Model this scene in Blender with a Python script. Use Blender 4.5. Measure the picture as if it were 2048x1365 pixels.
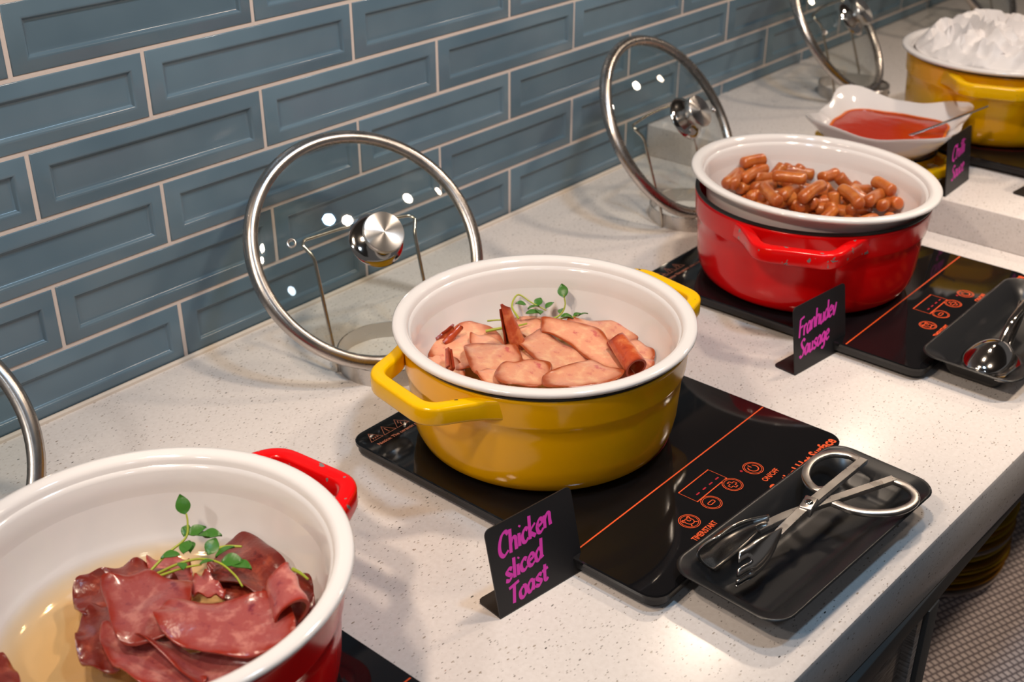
import bpy, bmesh, math, random
from mathutils import Vector, Matrix, noise, Quaternion

for o in list(bpy.data.objects):
    bpy.data.objects.remove(o, do_unlink=True)
SC = bpy.context.scene
COL = SC.collection
random.seed(7)
R_ = math.radians

# ------------------------------------------------------------------ camera
cam_d = bpy.data.cameras.new('camera')
cam = bpy.data.objects.new('camera', cam_d)
COL.objects.link(cam)
cam_d.sensor_width = 36.0
cam_d.lens = 2416.643 / 2048 * 36.0
cam_d.clip_start = 0.02
yaw, pitch = 0.85838298, 0.49548602
fw = Vector((math.sin(yaw) * math.cos(pitch), math.cos(yaw) * math.cos(pitch), -math.sin(pitch)))
rt = Vector((math.cos(yaw), -math.sin(yaw), 0))
up = rt.cross(fw)
m = Matrix((rt, up, -fw)).transposed().to_4x4()
m.translation = Vector((-0.5632306, -1.142586, 0.7169352))
cam.matrix_world = m
cam_d.dof.use_dof = True
cam_d.dof.focus_distance = 1.17
cam_d.dof.aperture_fstop = 7.0
SC.camera = cam

# ------------------------------------------------------------------ world, lamps, exposure
W = bpy.data.worlds.new('world')
SC.world = W
W.use_nodes = True
W.node_tree.nodes['Background'].inputs[0].default_value = (0.95, 0.88, 0.85, 1)
W.node_tree.nodes['Background'].inputs[1].default_value = 0.10
SC.view_settings.view_transform = 'Standard'
SC.view_settings.look = 'None'
SC.view_settings.exposure = 0.0
SC.view_settings.gamma = 1.0
SC.view_settings.use_curve_mapping = False

def spot(name, loc, target, power, color, radius=0.03, angle=80, blend=0.6):
    d = bpy.data.lights.new(name, 'SPOT')
    d.energy = power
    d.color = color
    d.shadow_soft_size = radius
    d.spot_size = R_(angle)
    d.spot_blend = blend
    o = bpy.data.objects.new(name, d)
    COL.objects.link(o)
    o.location = loc
    o.rotation_euler = (Vector(target) - Vector(loc)).to_track_quat('-Z', 'Y').to_euler()
    return o

WARM = (1.0, 0.80, 0.62)
NEUT = (1.0, 0.93, 0.85)
COOL = (0.45, 0.72, 1.0)
ORNG = (1.0, 0.62, 0.32)
LAMP_Z = 0.95
for lx, ly, pw, cl in ((-0.85, -0.50, 9, NEUT), (-0.27, -0.37, 11, WARM), (0.42, -0.62, 15, WARM), (1.00, -0.62, 11.5, WARM), (1.58, -0.56, 8.5, WARM), (2.2, -0.50, 8.5, WARM)):
    spot('heat_lamp_spot', (lx, ly, LAMP_Z), (lx, ly + 0.10, 0), pw, cl, 0.035, 130, 0.5)
spot('ceiling_spot', (0.35, -1.05, 1.9), (0.5, -0.6, 0), 34, COOL, 0.08, 75, 0.6)
spot('ceiling_spot', (-1.1, -1.9, 1.9), (0.0, -0.1, 0.2), 9, (0.72, 0.86, 1.0), 0.10, 80, 0.6)
spot('ceiling_spot', (-0.62, -0.56, 1.25), (0.30, -0.56, 0.05), 25, WARM, 0.04, 48, 0.55)
spot('ceiling_spot', (1.0, -1.45, 2.0), (0.95, -0.92, -0.52), 110, WARM, 0.08, 34, 0.7)

# ------------------------------------------------------------------ mesh helpers
def link(o, parent=None):
    COL.objects.link(o)
    if parent is not None:
        o.parent = parent
    return o

def mk(name, verts, faces, mat, parent=None, smooth=35):
    me = bpy.data.meshes.new(name)
    me.from_pydata([tuple(v) for v in verts], [], faces)
    me.update()
    if mat:
        me.materials.append(mat)
    bm = bmesh.new(); bm.from_mesh(me)
    bmesh.ops.recalc_face_normals(bm, faces=bm.faces)
    bm.to_mesh(me); bm.free()
    if smooth:
        me.shade_smooth()
        if smooth < 180:
            me.set_sharp_from_angle(angle=R_(smooth))
    return link(bpy.data.objects.new(name, me), parent)

def empty(name, loc=(0, 0, 0), rz=0, rot=None):
    o = bpy.data.objects.new(name, None)
    o.empty_display_size = 0.02
    o.location = loc
    o.rotation_euler = rot if rot else (0, 0, rz)
    return link(o)

def tag(o, label, cat, group=None, kind=None):
    if label: o['label'] = label
    if cat: o['category'] = cat
    if group: o['group'] = group
    if kind: o['kind'] = kind
    return o

def join(*parts):
    V, F = [], []
    for v, f in parts:
        n = len(V)
        V += [Vector(p) for p in v]
        F += [tuple(i + n for i in q) for q in f]
    return V, F

def xf(part, mtx):
    v, f = part
    return [mtx @ Vector(p) for p in v], f

def lathe(prof, seg=64, cap=False):
    """profile of (r,z); r==0 points become poles"""
    V, F, rings = [], [], []
    for r, z in prof:
        if r <= 1e-9:
            rings.append([len(V)]); V.append((0, 0, z))
        else:
            rings.append(list(range(len(V), len(V) + seg)))
            V += [(r * math.cos(2 * math.pi * k / seg), r * math.sin(2 * math.pi * k / seg), z) for k in range(seg)]
    for a, b in zip(rings, rings[1:]):
        for k in range(seg):
            k2 = (k + 1) % seg
            if len(a) == 1 and len(b) == 1: continue
            if len(a) == 1: F.append((a[0], b[k], b[k2]))
            elif len(b) == 1: F.append((a[k], a[k2], b[0]))
            else: F.append((a[k], a[k2], b[k2], b[k]))
    return V, F

def catmull(pts, n=6, closed=False):
    pts = [Vector(p) for p in pts]
    out = []
    N = len(pts)
    rng = range(N) if closed else range(N - 1)
    for i in rng:
        if closed:
            p0, p1, p2, p3 = pts[i - 1], pts[i], pts[(i + 1) % N], pts[(i + 2) % N]
        else:
            p1, p2 = pts[i], pts[i + 1]
            p0 = pts[i - 1] if i > 0 else p1 * 2 - p2
            p3 = pts[i + 2] if i + 2 < N else p2 * 2 - p1
        for k in range(n):
            t = k / n
            out.append(0.5 * ((2 * p1) + (p2 - p0) * t + (2 * p0 - 5 * p1 + 4 * p2 - p3) * t * t + (3 * p1 - p0 - 3 * p2 + p3) * t ** 3))
    if not closed:
        out.append(pts[-1])
    return out

def roundpath(pts, rad, n=5, closed=False):
    pts = [Vector(p) for p in pts]
    out = []
    N = len(pts)
    for i, p in enumerate(pts):
        if not closed and i in (0, N - 1):
            out.append(p); continue
        a, b = pts[i - 1], pts[(i + 1) % N]
        da, db = (a - p), (b - p)
        r = min(rad, da.length * 0.45, db.length * 0.45)
        s, e = p + da.normalized() * r, p + db.normalized() * r
        for k in range(n + 1):
            t = k / n
            out.append(s.lerp(p, t).lerp(p.lerp(e, t), t))
    return out

def sweep(path, sec, upv=(0, 0, 1), closed=False, caps=True, scale=None):
    """sweep closed 2D section (x: sideways, y: along upv) along a path"""
    path = [Vector(p) for p in path]
    upv = Vector(upv)
    V, F = [], []
    N, S = len(path), len(sec)
    for i, p in enumerate(path):
        if closed:
            t = path[(i + 1) % N] - path[i - 1]
        else:
            t = path[min(i + 1, N - 1)] - path[max(i - 1, 0)]
        t.normalize()
        side = t.cross(upv)
        if side.length < 1e-5:
            side = t.cross(Vector((1, 0, 0)))
        side.normalize()
        u = side.cross(t).normalized()
        sc = scale(i / max(1, N - 1)) if scale else 1.0
        sx, sy = sc if isinstance(sc, tuple) else (sc, sc)
        for x, y in sec:
            V.append(p + side * (x * sx) + u * (y * sy))
    for i in range(N if closed else N - 1):
        j = (i + 1) % N
        for k in range(S):
            k2 = (k + 1) % S
            F.append((i * S + k, i * S + k2, j * S + k2, j * S + k))
    if caps and not closed:
        F.append(tuple(range(S - 1, -1, -1)))
        F.append(tuple(range((N - 1) * S, N * S)))
    return V, F

def tube(path, r, seg=10, closed=False, caps=True, scale=None):
    """parallel transport tube"""
    path = [Vector(p) for p in path]
    N = len(path)
    V, F = [], []
    nrm = None
    for i, p in enumerate(path):
        if closed: t = (path[(i + 1) % N] - path[i - 1]).normalized()
        else: t = (path[min(i + 1, N - 1)] - path[max(i - 1, 0)]).normalized()
        if nrm is None:
            nrm = t.orthogonal().normalized()
        nrm = (nrm - t * nrm.dot(t))
        if nrm.length < 1e-6: nrm = t.orthogonal()
        nrm.normalize()
        b = t.cross(nrm)
        rr = r * (scale(i / max(1, N - 1)) if scale else 1)
        for k in range(seg):
            a = 2 * math.pi * k / seg
            V.append(p + nrm * (rr * math.cos(a)) + b * (rr * math.sin(a)))
    for i in range(N if closed else N - 1):
        j = (i + 1) % N
        for k in range(seg):
            k2 = (k + 1) % seg
            F.append((i * seg + k, i * seg + k2, j * seg + k2, j * seg + k))
    if caps and not closed:
        F.append(tuple(range(seg - 1, -1, -1)))
        F.append(tuple(range((N - 1) * seg, N * seg)))
    return V, F

def box(x0, x1, y0, y1, z0, z1, bev=0.0):
    """box with chamfered edges when bev>0"""
    bm = bmesh.new()
    bmesh.ops.create_cube(bm, size=1)
    for v in bm.verts:
        v.co = Vector(((x0 + x1) / 2 + v.co.x * (x1 - x0), (y0 + y1) / 2 + v.co.y * (y1 - y0), (z0 + z1) / 2 + v.co.z * (z1 - z0)))
    if bev > 0:
        bmesh.ops.bevel(bm, geom=list(bm.edges), offset=bev, segments=3, profile=0.5, affect='EDGES')
    bm.verts.index_update()
    out = [v.co.copy() for v in bm.verts], [tuple(v.index for v in f.verts) for f in bm.faces]
    bm.free()
    return out

def rrect(w, h, r, n=6):
    """rounded rectangle outline, centred"""
    out = []
    for cx, cy, a0 in ((w / 2 - r, h / 2 - r, 0), (-w / 2 + r, h / 2 - r, 90), (-w / 2 + r, -h / 2 + r, 180), (w / 2 - r, -h / 2 + r, 270)):
        for k in range(n + 1):
            a = R_(a0 + 90 * k / n)
            out.append((cx + r * math.cos(a), cy + r * math.sin(a)))
    return out

def loft(sections, cap0=True, cap1=True):
    """list of equal-length closed loops of 3D points"""
    V, F = [], []
    S = len(sections[0])
    for s in sections: V += [Vector(p) for p in s]
    for i in range(len(sections) - 1):
        for k in range(S):
            k2 = (k + 1) % S
            F.append((i * S + k, i * S + k2, (i + 1) * S + k2, (i + 1) * S + k))
    if cap0: F.append(tuple(range(S - 1, -1, -1)))
    if cap1: F.append(tuple(range((len(sections) - 1) * S, len(sections) * S)))
    return V, F

def plate_prism(outline, z0, z1, bev=0.0):
    secs = [[(x, y, z0) for x, y in outline], [(x, y, z1 - bev) for x, y in outline]]
    if bev:
        n = len(outline)
        cx = sum(p[0] for p in outline) / n; cy = sum(p[1] for p in outline) / n
        ins = []
        for x, y in outline:
            d = math.hypot(x - cx, y - cy)
            ins.append((x - (x - cx) / d * bev, y - (y - cy) / d * bev, z1))
        secs.append(ins)
    return loft(secs)

# ------------------------------------------------------------------ materials
def new_mat(name):
    m = bpy.data.materials.new(name)
    m.use_nodes = True
    return m, m.node_tree.nodes, m.node_tree.links, m.node_tree.nodes['Principled BSDF']

def pm(name, col, rough=0.4, metal=0.0, coat=0.0, trans=0.0, ior=1.45, sss=0.0, emit=None, estr=0.0, bump=None, spec=0.5):
    m, N, L, B = new_mat(name)
    B.inputs['Base Color'].default_value = (*col, 1)
    B.inputs['Roughness'].default_value = rough
    B.inputs['Metallic'].default_value = metal
    B.inputs['Coat Weight'].default_value = coat
    B.inputs['Coat Roughness'].default_value = 0.05
    B.inputs['Transmission Weight'].default_value = trans
    B.inputs['IOR'].default_value = ior
    B.inputs['Specular IOR Level'].default_value = spec
    if sss:
        B.inputs['Subsurface Weight'].default_value = sss
        B.inputs['Subsurface Radius'].default_value = (0.01, 0.004, 0.002)
        B.inputs['Subsurface Scale'].default_value = 0.5
    if emit:
        B.inputs['Emission Color'].default_value = (*emit, 1)
        B.inputs['Emission Strength'].default_value = estr
    if bump:
        sc, st, dist = bump
        tc = N.new('ShaderNodeTexCoord'); nz = N.new('ShaderNodeTexNoise'); bp = N.new('ShaderNodeBump')
        nz.inputs['Scale'].default_value = sc; nz.inputs['Detail'].default_value = 3
        bp.inputs['Strength'].default_value = st; bp.inputs['Distance'].default_value = dist
        L.new(tc.outputs['Object'], nz.inputs['Vector']); L.new(nz.outputs['Fac'], bp.inputs['Height'])
        L.new(bp.outputs['Normal'], B.inputs['Normal'])
    return m

def ramp(N, pts):
    r = N.new('ShaderNodeValToRGB')
    while len(r.color_ramp.elements) < len(pts): r.color_ramp.elements.new(0.5)
    for e, (p, c) in zip(r.color_ramp.elements, pts):
        e.position = p; e.color = (*c, 1) if len(c) == 3 else c
    return r

def mixrgb(N, L, fac, a, b):
    x = N.new('ShaderNodeMix'); x.data_type = 'RGBA'
    for s, v in ((0, fac), (6, a), (7, b)):
        if hasattr(v, 'links'): L.new(v, x.inputs[s])
        elif isinstance(v, tuple): x.inputs[s].default_value = (*v, 1)
        else: x.inputs[s].default_value = v
    return x.outputs[2]

def mat_quartz():
    m, N, L, B = new_mat('speckled_quartz')
    tc = N.new('ShaderNodeTexCoord')
    col = (0.70, 0.66, 0.62)
    prev = col
    cloud = N.new('ShaderNodeTexNoise'); cloud.inputs['Scale'].default_value = 220; cloud.inputs['Detail'].default_value = 3
    L.new(tc.outputs['Object'], cloud.inputs['Vector'])
    cr = ramp(N, [(0.25, (0.665, 0.615, 0.585)), (0.7, (0.725, 0.68, 0.655))])
    L.new(cloud.outputs['Fac'], cr.inputs[0])
    prev = cr.outputs[0]
    for sc, thr, seedloc, dark, keep in ((360, 0.27, (0, 0, 0), (0.24, 0.21, 0.19), 0.66), (110, 0.115, (3, 5, 1), (0.07, 0.06, 0.055), 0.66), (150, 0.17, (7, 2, 4), (0.32, 0.26, 0.21), 0.55), (60, 0.05, (1, 8, 3), (0.30, 0.12, 0.05), 0.75)):
        mp = N.new('ShaderNodeMapping'); mp.inputs['Location'].default_value = seedloc
        mp.inputs['Scale'].default_value = (0.62, 1.3, 1.0)
        mp.inputs['Rotation'].default_value = (0, 0, 0.5 + seedloc[0] * 0.45)
        L.new(tc.outputs['Object'], mp.inputs['Vector'])
        nz = N.new('ShaderNodeTexNoise'); nz.inputs['Scale'].default_value = sc * 2; L.new(mp.outputs[0], nz.inputs['Vector'])
        vo = N.new('ShaderNodeTexVoronoi'); vo.inputs['Scale'].default_value = sc
        mixv = N.new('ShaderNodeMix'); mixv.data_type = 'VECTOR'; mixv.inputs[0].default_value = 0.0015
        L.new(mp.outputs[0], mixv.inputs[4]); L.new(nz.outputs['Color'], mixv.inputs[5])
        L.new(mixv.outputs[1], vo.inputs['Vector'])
        lt = N.new('ShaderNodeMath'); lt.operation = 'LESS_THAN'; lt.inputs[1].default_value = thr
        L.new(vo.outputs['Distance'], lt.inputs[0])
        sep = N.new('ShaderNodeSeparateColor'); L.new(vo.outputs['Color'], sep.inputs[0])
        gt = N.new('ShaderNodeMath'); gt.operation = 'GREATER_THAN'; gt.inputs[1].default_value = keep
        L.new(sep.outputs[0], gt.inputs[0])
        mu = N.new('ShaderNodeMath'); mu.operation = 'MULTIPLY'; L.new(lt.outputs[0], mu.inputs[0]); L.new(gt.outputs[0], mu.inputs[1])
        mu2 = N.new('ShaderNodeMath'); mu2.operation = 'MULTIPLY'; L.new(mu.outputs[0], mu2.inputs[0]); L.new(sep.outputs[1], mu2.inputs[1])
        prev = mixrgb(N, L, mu2.outputs[0], prev, dark)
    L.new(prev, B.inputs['Base Color'])
    B.inputs['Roughness'].default_value = 0.22
    B.inputs['Specular IOR Level'].default_value = 0.45
    return m

def mat_tile():
    m, N, L, B = new_mat('glazed_blue_tile')
    tc = N.new('ShaderNodeTexCoord'); oi = N.new('ShaderNodeObjectInfo')
    nz = N.new('ShaderNodeTexNoise'); nz.inputs['Scale'].default_value = 6; nz.inputs['Detail'].default_value = 3
    ad = N.new('ShaderNodeVectorMath'); ad.operation = 'ADD'
    cx = N.new('ShaderNodeCombineXYZ'); L.new(oi.outputs['Random'], cx.inputs[0])
    sc = N.new('ShaderNodeVectorMath'); sc.operation = 'SCALE'; sc.inputs['Scale'].default_value = 37
    L.new(cx.outputs[0], sc.inputs[0]); L.new(tc.outputs['Object'], ad.inputs[0]); L.new(sc.outputs[0], ad.inputs[1])
    L.new(ad.outputs[0], nz.inputs['Vector'])
    r = ramp(N, [(0.3, (0.098, 0.160, 0.214)), (0.7, (0.138, 0.212, 0.270))])
    L.new(nz.outputs['Fac'], r.inputs[0])
    hs = N.new('ShaderNodeHueSaturation')
    mr = N.new('ShaderNodeMapRange'); mr.inputs[3].default_value = 0.9; mr.inputs[4].default_value = 1.1
    L.new(oi.outputs['Random'], mr.inputs[0]); L.new(mr.outputs[0], hs.inputs['Value'])
    L.new(r.outputs[0], hs.inputs['Color']); L.new(hs.outputs[0], B.inputs['Base Color'])
    B.inputs['Roughness'].default_value = 0.19
    n2 = N.new('ShaderNodeTexNoise'); n2.inputs['Scale'].default_value = 30; bp = N.new('ShaderNodeBump')
    bp.inputs['Strength'].default_value = 0.15; bp.inputs['Distance'].default_value = 0.002
    L.new(ad.outputs[0], n2.inputs['Vector']); L.new(n2.outputs['Fac'], bp.inputs['Height']); L.new(bp.outputs[0], B.inputs['Normal'])
    return m

def mat_steel(name, col=(0.62, 0.60, 0.57), rough=0.22, scale=400):
    m, N, L, B = new_mat(name)
    B.inputs['Metallic'].default_value = 1
    B.inputs['Base Color'].default_value = (*col, 1)
    tc = N.new('ShaderNodeTexCoord'); nz = N.new('ShaderNodeTexNoise'); nz.inputs['Scale'].default_value = scale; nz.inputs['Detail'].default_value = 2
    L.new(tc.outputs['Object'], nz.inputs['Vector'])
    mr = N.new('ShaderNodeMapRange'); mr.inputs[3].default_value = rough * 0.7; mr.inputs[4].default_value = rough * 1.4
    L.new(nz.outputs['Fac'], mr.inputs[0]); L.new(mr.outputs[0], B.inputs['Roughness'])
    return m

def mat_knob():
    m, N, L, B = new_mat('turned_steel')
    B.inputs['Metallic'].default_value = 1
    B.inputs['Base Color'].default_value = (0.68, 0.66, 0.64, 1)
    B.inputs['Roughness'].default_value = 0.30
    B.inputs['Anisotropic'].default_value = 0.9
    B.inputs['Anisotropic Rotation'].default_value = 0.25
    tg = N.new('ShaderNodeTangent'); tg.direction_type = 'RADIAL'; tg.axis = 'Z'
    L.new(tg.outputs[0], B.inputs['Tangent'])
    return m

def mat_chipped(name, col, chip=(0.16, 0.15, 0.14), thr=0.70):
    m, N, L, B = new_mat(name)
    tc = N.new('ShaderNodeTexCoord'); nz = N.new('ShaderNodeTexNoise'); nz.inputs['Scale'].default_value = 95; nz.inputs['Detail'].default_value = 2
    L.new(tc.outputs['Object'], nz.inputs['Vector'])
    gt = N.new('ShaderNodeMath'); gt.operation = 'GREATER_THAN'; gt.inputs[1].default_value = thr
    L.new(nz.outputs['Fac'], gt.inputs[0])
    L.new(mixrgb(N, L, gt.outputs[0], col, chip), B.inputs['Base Color'])
    B.inputs['Roughness'].default_value = 0.16
    B.inputs['Specular IOR Level'].default_value = 0.4
    return m

def mat_ham(name, base, spot_c, pale, crust, e0=0.80, e1=0.98, sc=60, vary=0.1):
    m, N, L, B = new_mat(name)
    tc = N.new('ShaderNodeTexCoord')
    at = N.new('ShaderNodeAttribute'); at.attribute_name = 'edge'
    nz = N.new('ShaderNodeTexNoise'); nz.inputs['Scale'].default_value = sc; nz.inputs['Detail'].default_value = 4; nz.inputs['Roughness'].default_value = 0.6
    L.new(tc.outputs['Object'], nz.inputs['Vector'])
    r1 = ramp(N, [(0.36, pale), (0.5, base), (0.60, base), (0.70, spot_c)])
    L.new(nz.outputs['Fac'], r1.inputs[0])
    n2 = N.new('ShaderNodeTexNoise'); n2.inputs['Scale'].default_value = 45; n2.inputs['Detail'].default_value = 2
    L.new(tc.outputs['Object'], n2.inputs['Vector'])
    ad = N.new('ShaderNodeMath'); ad.operation = 'MULTIPLY_ADD'; ad.inputs[1].default_value = 0.45; 
    L.new(n2.outputs['Fac'], ad.inputs[0]); L.new(at.outputs['Fac'], ad.inputs[2])
    def band(lo, hi):
        mr = N.new('ShaderNodeMapRange'); mr.inputs[1].default_value = lo + 0.22; mr.inputs[2].default_value = hi + 0.22
        mr.interpolation_type = 'SMOOTHSTEP'
        L.new(ad.outputs[0], mr.inputs[0])
        return mr.outputs[0]
    mid = tuple(0.45 * x + 0.55 * y for x, y in zip(base, crust))
    c1 = mixrgb(N, L, band(e0, e1), r1.outputs[0], mid)
    c2 = mixrgb(N, L, band(0.84, 0.98), c1, crust)
    oi = N.new('ShaderNodeObjectInfo'); hs = N.new('ShaderNodeHueSaturation')
    mv = N.new('ShaderNodeMapRange'); mv.inputs[3].default_value = 1 - vary; mv.inputs[4].default_value = 1 + vary
    L.new(oi.outputs['Random'], mv.inputs[0]); L.new(mv.outputs[0], hs.inputs['Value']); L.new(c2, hs.inputs['Color'])
    L.new(hs.outputs[0], B.inputs['Base Color'])
    B.inputs['Roughness'].default_value = 0.28
    B.inputs['Subsurface Weight'].default_value = 0.15
    B.inputs['Subsurface Radius'].default_value = (0.01, 0.004, 0.002)
    B.inputs['Subsurface Scale'].default_value = 0.3
    B.inputs['Coat Weight'].default_value = 0.35; B.inputs['Coat Roughness'].default_value = 0.12
    bp = N.new('ShaderNodeBump'); bp.inputs['Strength'].default_value = 0.4; bp.inputs['Distance'].default_value = 0.002
    n3 = N.new('ShaderNodeTexNoise'); n3.inputs['Scale'].default_value = 120; n3.inputs['Detail'].default_value = 3
    L.new(tc.outputs['Object'], n3.inputs['Vector']); L.new(n3.outputs['Fac'], bp.inputs['Height']); L.new(bp.outputs[0], B.inputs['Normal'])
    return m

def mat_weave():
    m, N, L, B = new_mat('woven_vinyl')
    tc = N.new('ShaderNodeTexCoord')
    mp = N.new('ShaderNodeMapping'); mp.inputs['Rotation'].default_value = (0, 0, R_(20))
    L.new(tc.outputs['Object'], mp.inputs['Vector'])
    br = N.new('ShaderNodeTexBrick'); br.inputs['Scale'].default_value = 90; br.inputs['Mortar Size'].default_value = 0.22
    br.inputs['Mortar Smooth'].default_value = 0.8
    br.inputs['Color1'].default_value = (0.66, 0.56, 0.53, 1); br.inputs['Color2'].default_value = (0.58, 0.49, 0.47, 1); br.inputs['Mortar'].default_value = (0.17, 0.135, 0.14, 1)
    br.inputs['Brick Width'].default_value = 0.95; br.inputs['Row Height'].default_value = 1.0
    L.new(mp.outputs[0], br.inputs['Vector'])
    L.new(br.outputs['Color'], B.inputs['Base Color'])
    B.inputs['Roughness'].default_value = 0.55
    bp = N.new('ShaderNodeBump'); bp.inputs['Strength'].default_value = 0.6; bp.inputs['Distance'].default_value = 0.002; bp.invert = True
    L.new(br.outputs['Fac'], bp.inputs['Height']); L.new(bp.outputs[0], B.inputs['Normal'])
    return m

def mat_textile():
    m, N, L, B = new_mat('hatched_textile_panel')
    tc = N.new('ShaderNodeTexCoord')
    mp = N.new('ShaderNodeMapping'); mp.inputs['Scale'].default_value = (60, 60, 500)
    L.new(tc.outputs['Object'], mp.inputs['Vector'])
    nz = N.new('ShaderNodeTexNoise'); nz.inputs['Scale'].default_value = 1; nz.inputs['Detail'].default_value = 4
    L.new(mp.outputs[0], nz.inputs['Vector'])
    r = ramp(N, [(0.35, (0.16, 0.135, 0.12)), (0.65, (0.36, 0.31, 0.285))])
    L.new(nz.outputs['Fac'], r.inputs[0]); L.new(r.outputs[0], B.inputs['Base Color'])
    B.inputs['Roughness'].default_value = 0.7
    return m

M = {}
M['quartz'] = mat_quartz()
M['tile'] = mat_tile()
M['grout'] = pm('grout', (0.66, 0.575, 0.53), 0.85, bump=(300, 0.3, 0.001))
M['caulk'] = pm('caulk', (0.64, 0.57, 0.50), 0.5)
M['white'] = pm('white_glaze', (0.80, 0.77, 0.76), 0.10, coat=0.3)
M['yellow'] = mat_chipped('yellow_enamel', (0.92, 0.475, 0.0005), (0.05, 0.04, 0.03), 0.80)
M['red'] = mat_chipped('red_enamel', (0.66, 0.002, 0.003), (0.20, 0.18, 0.17), 0.80)
M['yellow_h'] = mat_chipped('yellow_enamel_handle', (0.88, 0.50, 0.001), (0.05, 0.04, 0.03), 0.72)
M['red_h'] = mat_chipped('red_enamel_handle', (0.76, 0.003, 0.004), (0.20, 0.18, 0.17), 0.67)
M['rim'] = pm('raw_iron_rim', (0.012, 0.013, 0.014), 0.45)
M['steel'] = mat_steel('worn_steel', (0.60, 0.57, 0.545), 0.28, 60)
M['rimsteel'] = mat_steel('lid_band_steel', (0.50, 0.46, 0.43), 0.26, 40)
M['wire'] = pm('plated_wire', (0.62, 0.57, 0.50), 0.2, metal=1)
M['knob'] = mat_knob()
M['polish'] = pm('polished_steel', (0.66, 0.64, 0.62), 0.09, metal=1)
M['headsteel'] = pm('brushed_head_steel', (0.62, 0.60, 0.58), 0.2, metal=1)
M['hobglass'] = pm('black_hob_glass', (0.006, 0.006, 0.007), 0.045, spec=0.6)
M['hobbody'] = pm('black_hob_body', (0.012, 0.012, 0.013), 0.3)
M['orange'] = pm('orange_print', (0.75, 0.085, 0.012), 0.5)
M['palepr'] = pm('pale_orange_print', (0.55, 0.20, 0.12), 0.5)
M['led'] = pm('red_led', (0.3, 0.0, 0.01), 0.5, emit=(1.0, 0.01, 0.04), estr=0.12)
M['ring'] = pm('dark_red_print', (0.22, 0.012, 0.006), 0.4)
M['black'] = pm('matte_black_melamine', (0.012, 0.0125, 0.014), 0.32, bump=(60, 0.05, 0.001))
M['signblk'] = pm('black_chalk_acrylic', (0.0155, 0.015, 0.017), 0.42, bump=(80, 0.05, 0.001))
M['pink'] = pm('pink_marker', (0.95, 0.06, 0.58), 0.55)
M['frame'] = pm('dark_grey_metal', (0.10, 0.095, 0.09), 0.45, metal=0.3)
M['gap'] = pm('black_gap', (0.01, 0.01, 0.01), 0.7)
M['weave'] = mat_weave()
M['textile'] = mat_textile()
M['stem'] = pm('pale_green_stem', (0.34, 0.40, 0.04), 0.35, sss=0.2)
M['leaf'] = pm('pea_leaf', (0.045, 0.16, 0.018), 0.35, bump=(200, 0.3, 0.001))

M['sauce'] = pm('red_chilli_sauce', (0.44, 0.024, 0.003), 0.18, spec=0.3, bump=(30, 0.35, 0.004))
M['sauce_edge'] = pm('orange_oil', (0.75, 0.16, 0.01), 0.15)
M['ham'] = mat_ham('chicken_ham', (0.74, 0.33, 0.20), (0.55, 0.12, 0.11), (0.80, 0.45, 0.26), (0.34, 0.060, 0.010), 0.62, 0.98, 75, 0.06)
M['hamroll'] = mat_ham('browned_chicken_ham', (0.50, 0.075, 0.020), (0.35, 0.035, 0.012), (0.64, 0.18, 0.06), (0.28, 0.028, 0.006), 0.6, 0.95, 70, 0.08)
M['salami'] = mat_ham('fried_pork_ham', (0.34, 0.075, 0.070), (0.19, 0.022, 0.038), (0.50, 0.18, 0.15), (0.28, 0.018, 0.005), 0.62, 0.97, 70, 0.12)
M['salami_dk'] = mat_ham('fried_pork_ham_dark', (0.19, 0.020, 0.011), (0.10, 0.009, 0.008), (0.34, 0.060, 0.030), (0.17, 0.010, 0.003), 0.55, 0.95, 70, 0.15)
M['sausage'] = mat_ham('sausage_skin', (0.45, 0.115, 0.020), (0.33, 0.06, 0.012), (0.56, 0.19, 0.04), (0.38, 0.080, 0.014), 0.5, 1.05, 45, 0.12)
M['paper'] = pm('white_crumpled_paper', (0.78, 0.74, 0.73), 0.45)
M['pl_y'] = pm('plate_yellow', (0.42, 0.27, 0.012), 0.15, coat=0.3)
M['pl_b'] = pm('plate_amber', (0.26, 0.12, 0.015), 0.15, coat=0.3)
M['pl_w'] = pm('plate_white', (0.42, 0.36, 0.34), 0.2, coat=0.3)
M['pl_t'] = pm('plate_teal', (0.02, 0.10, 0.12), 0.2, coat=0.3)
M['ceil'] = pm('ceiling_paint', (0.22, 0.21, 0.2), 0.8)
M['floor'] = pm('dark_floor', (0.10, 0.085, 0.08), 0.6, bump=(40, 0.1, 0.002))

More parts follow.
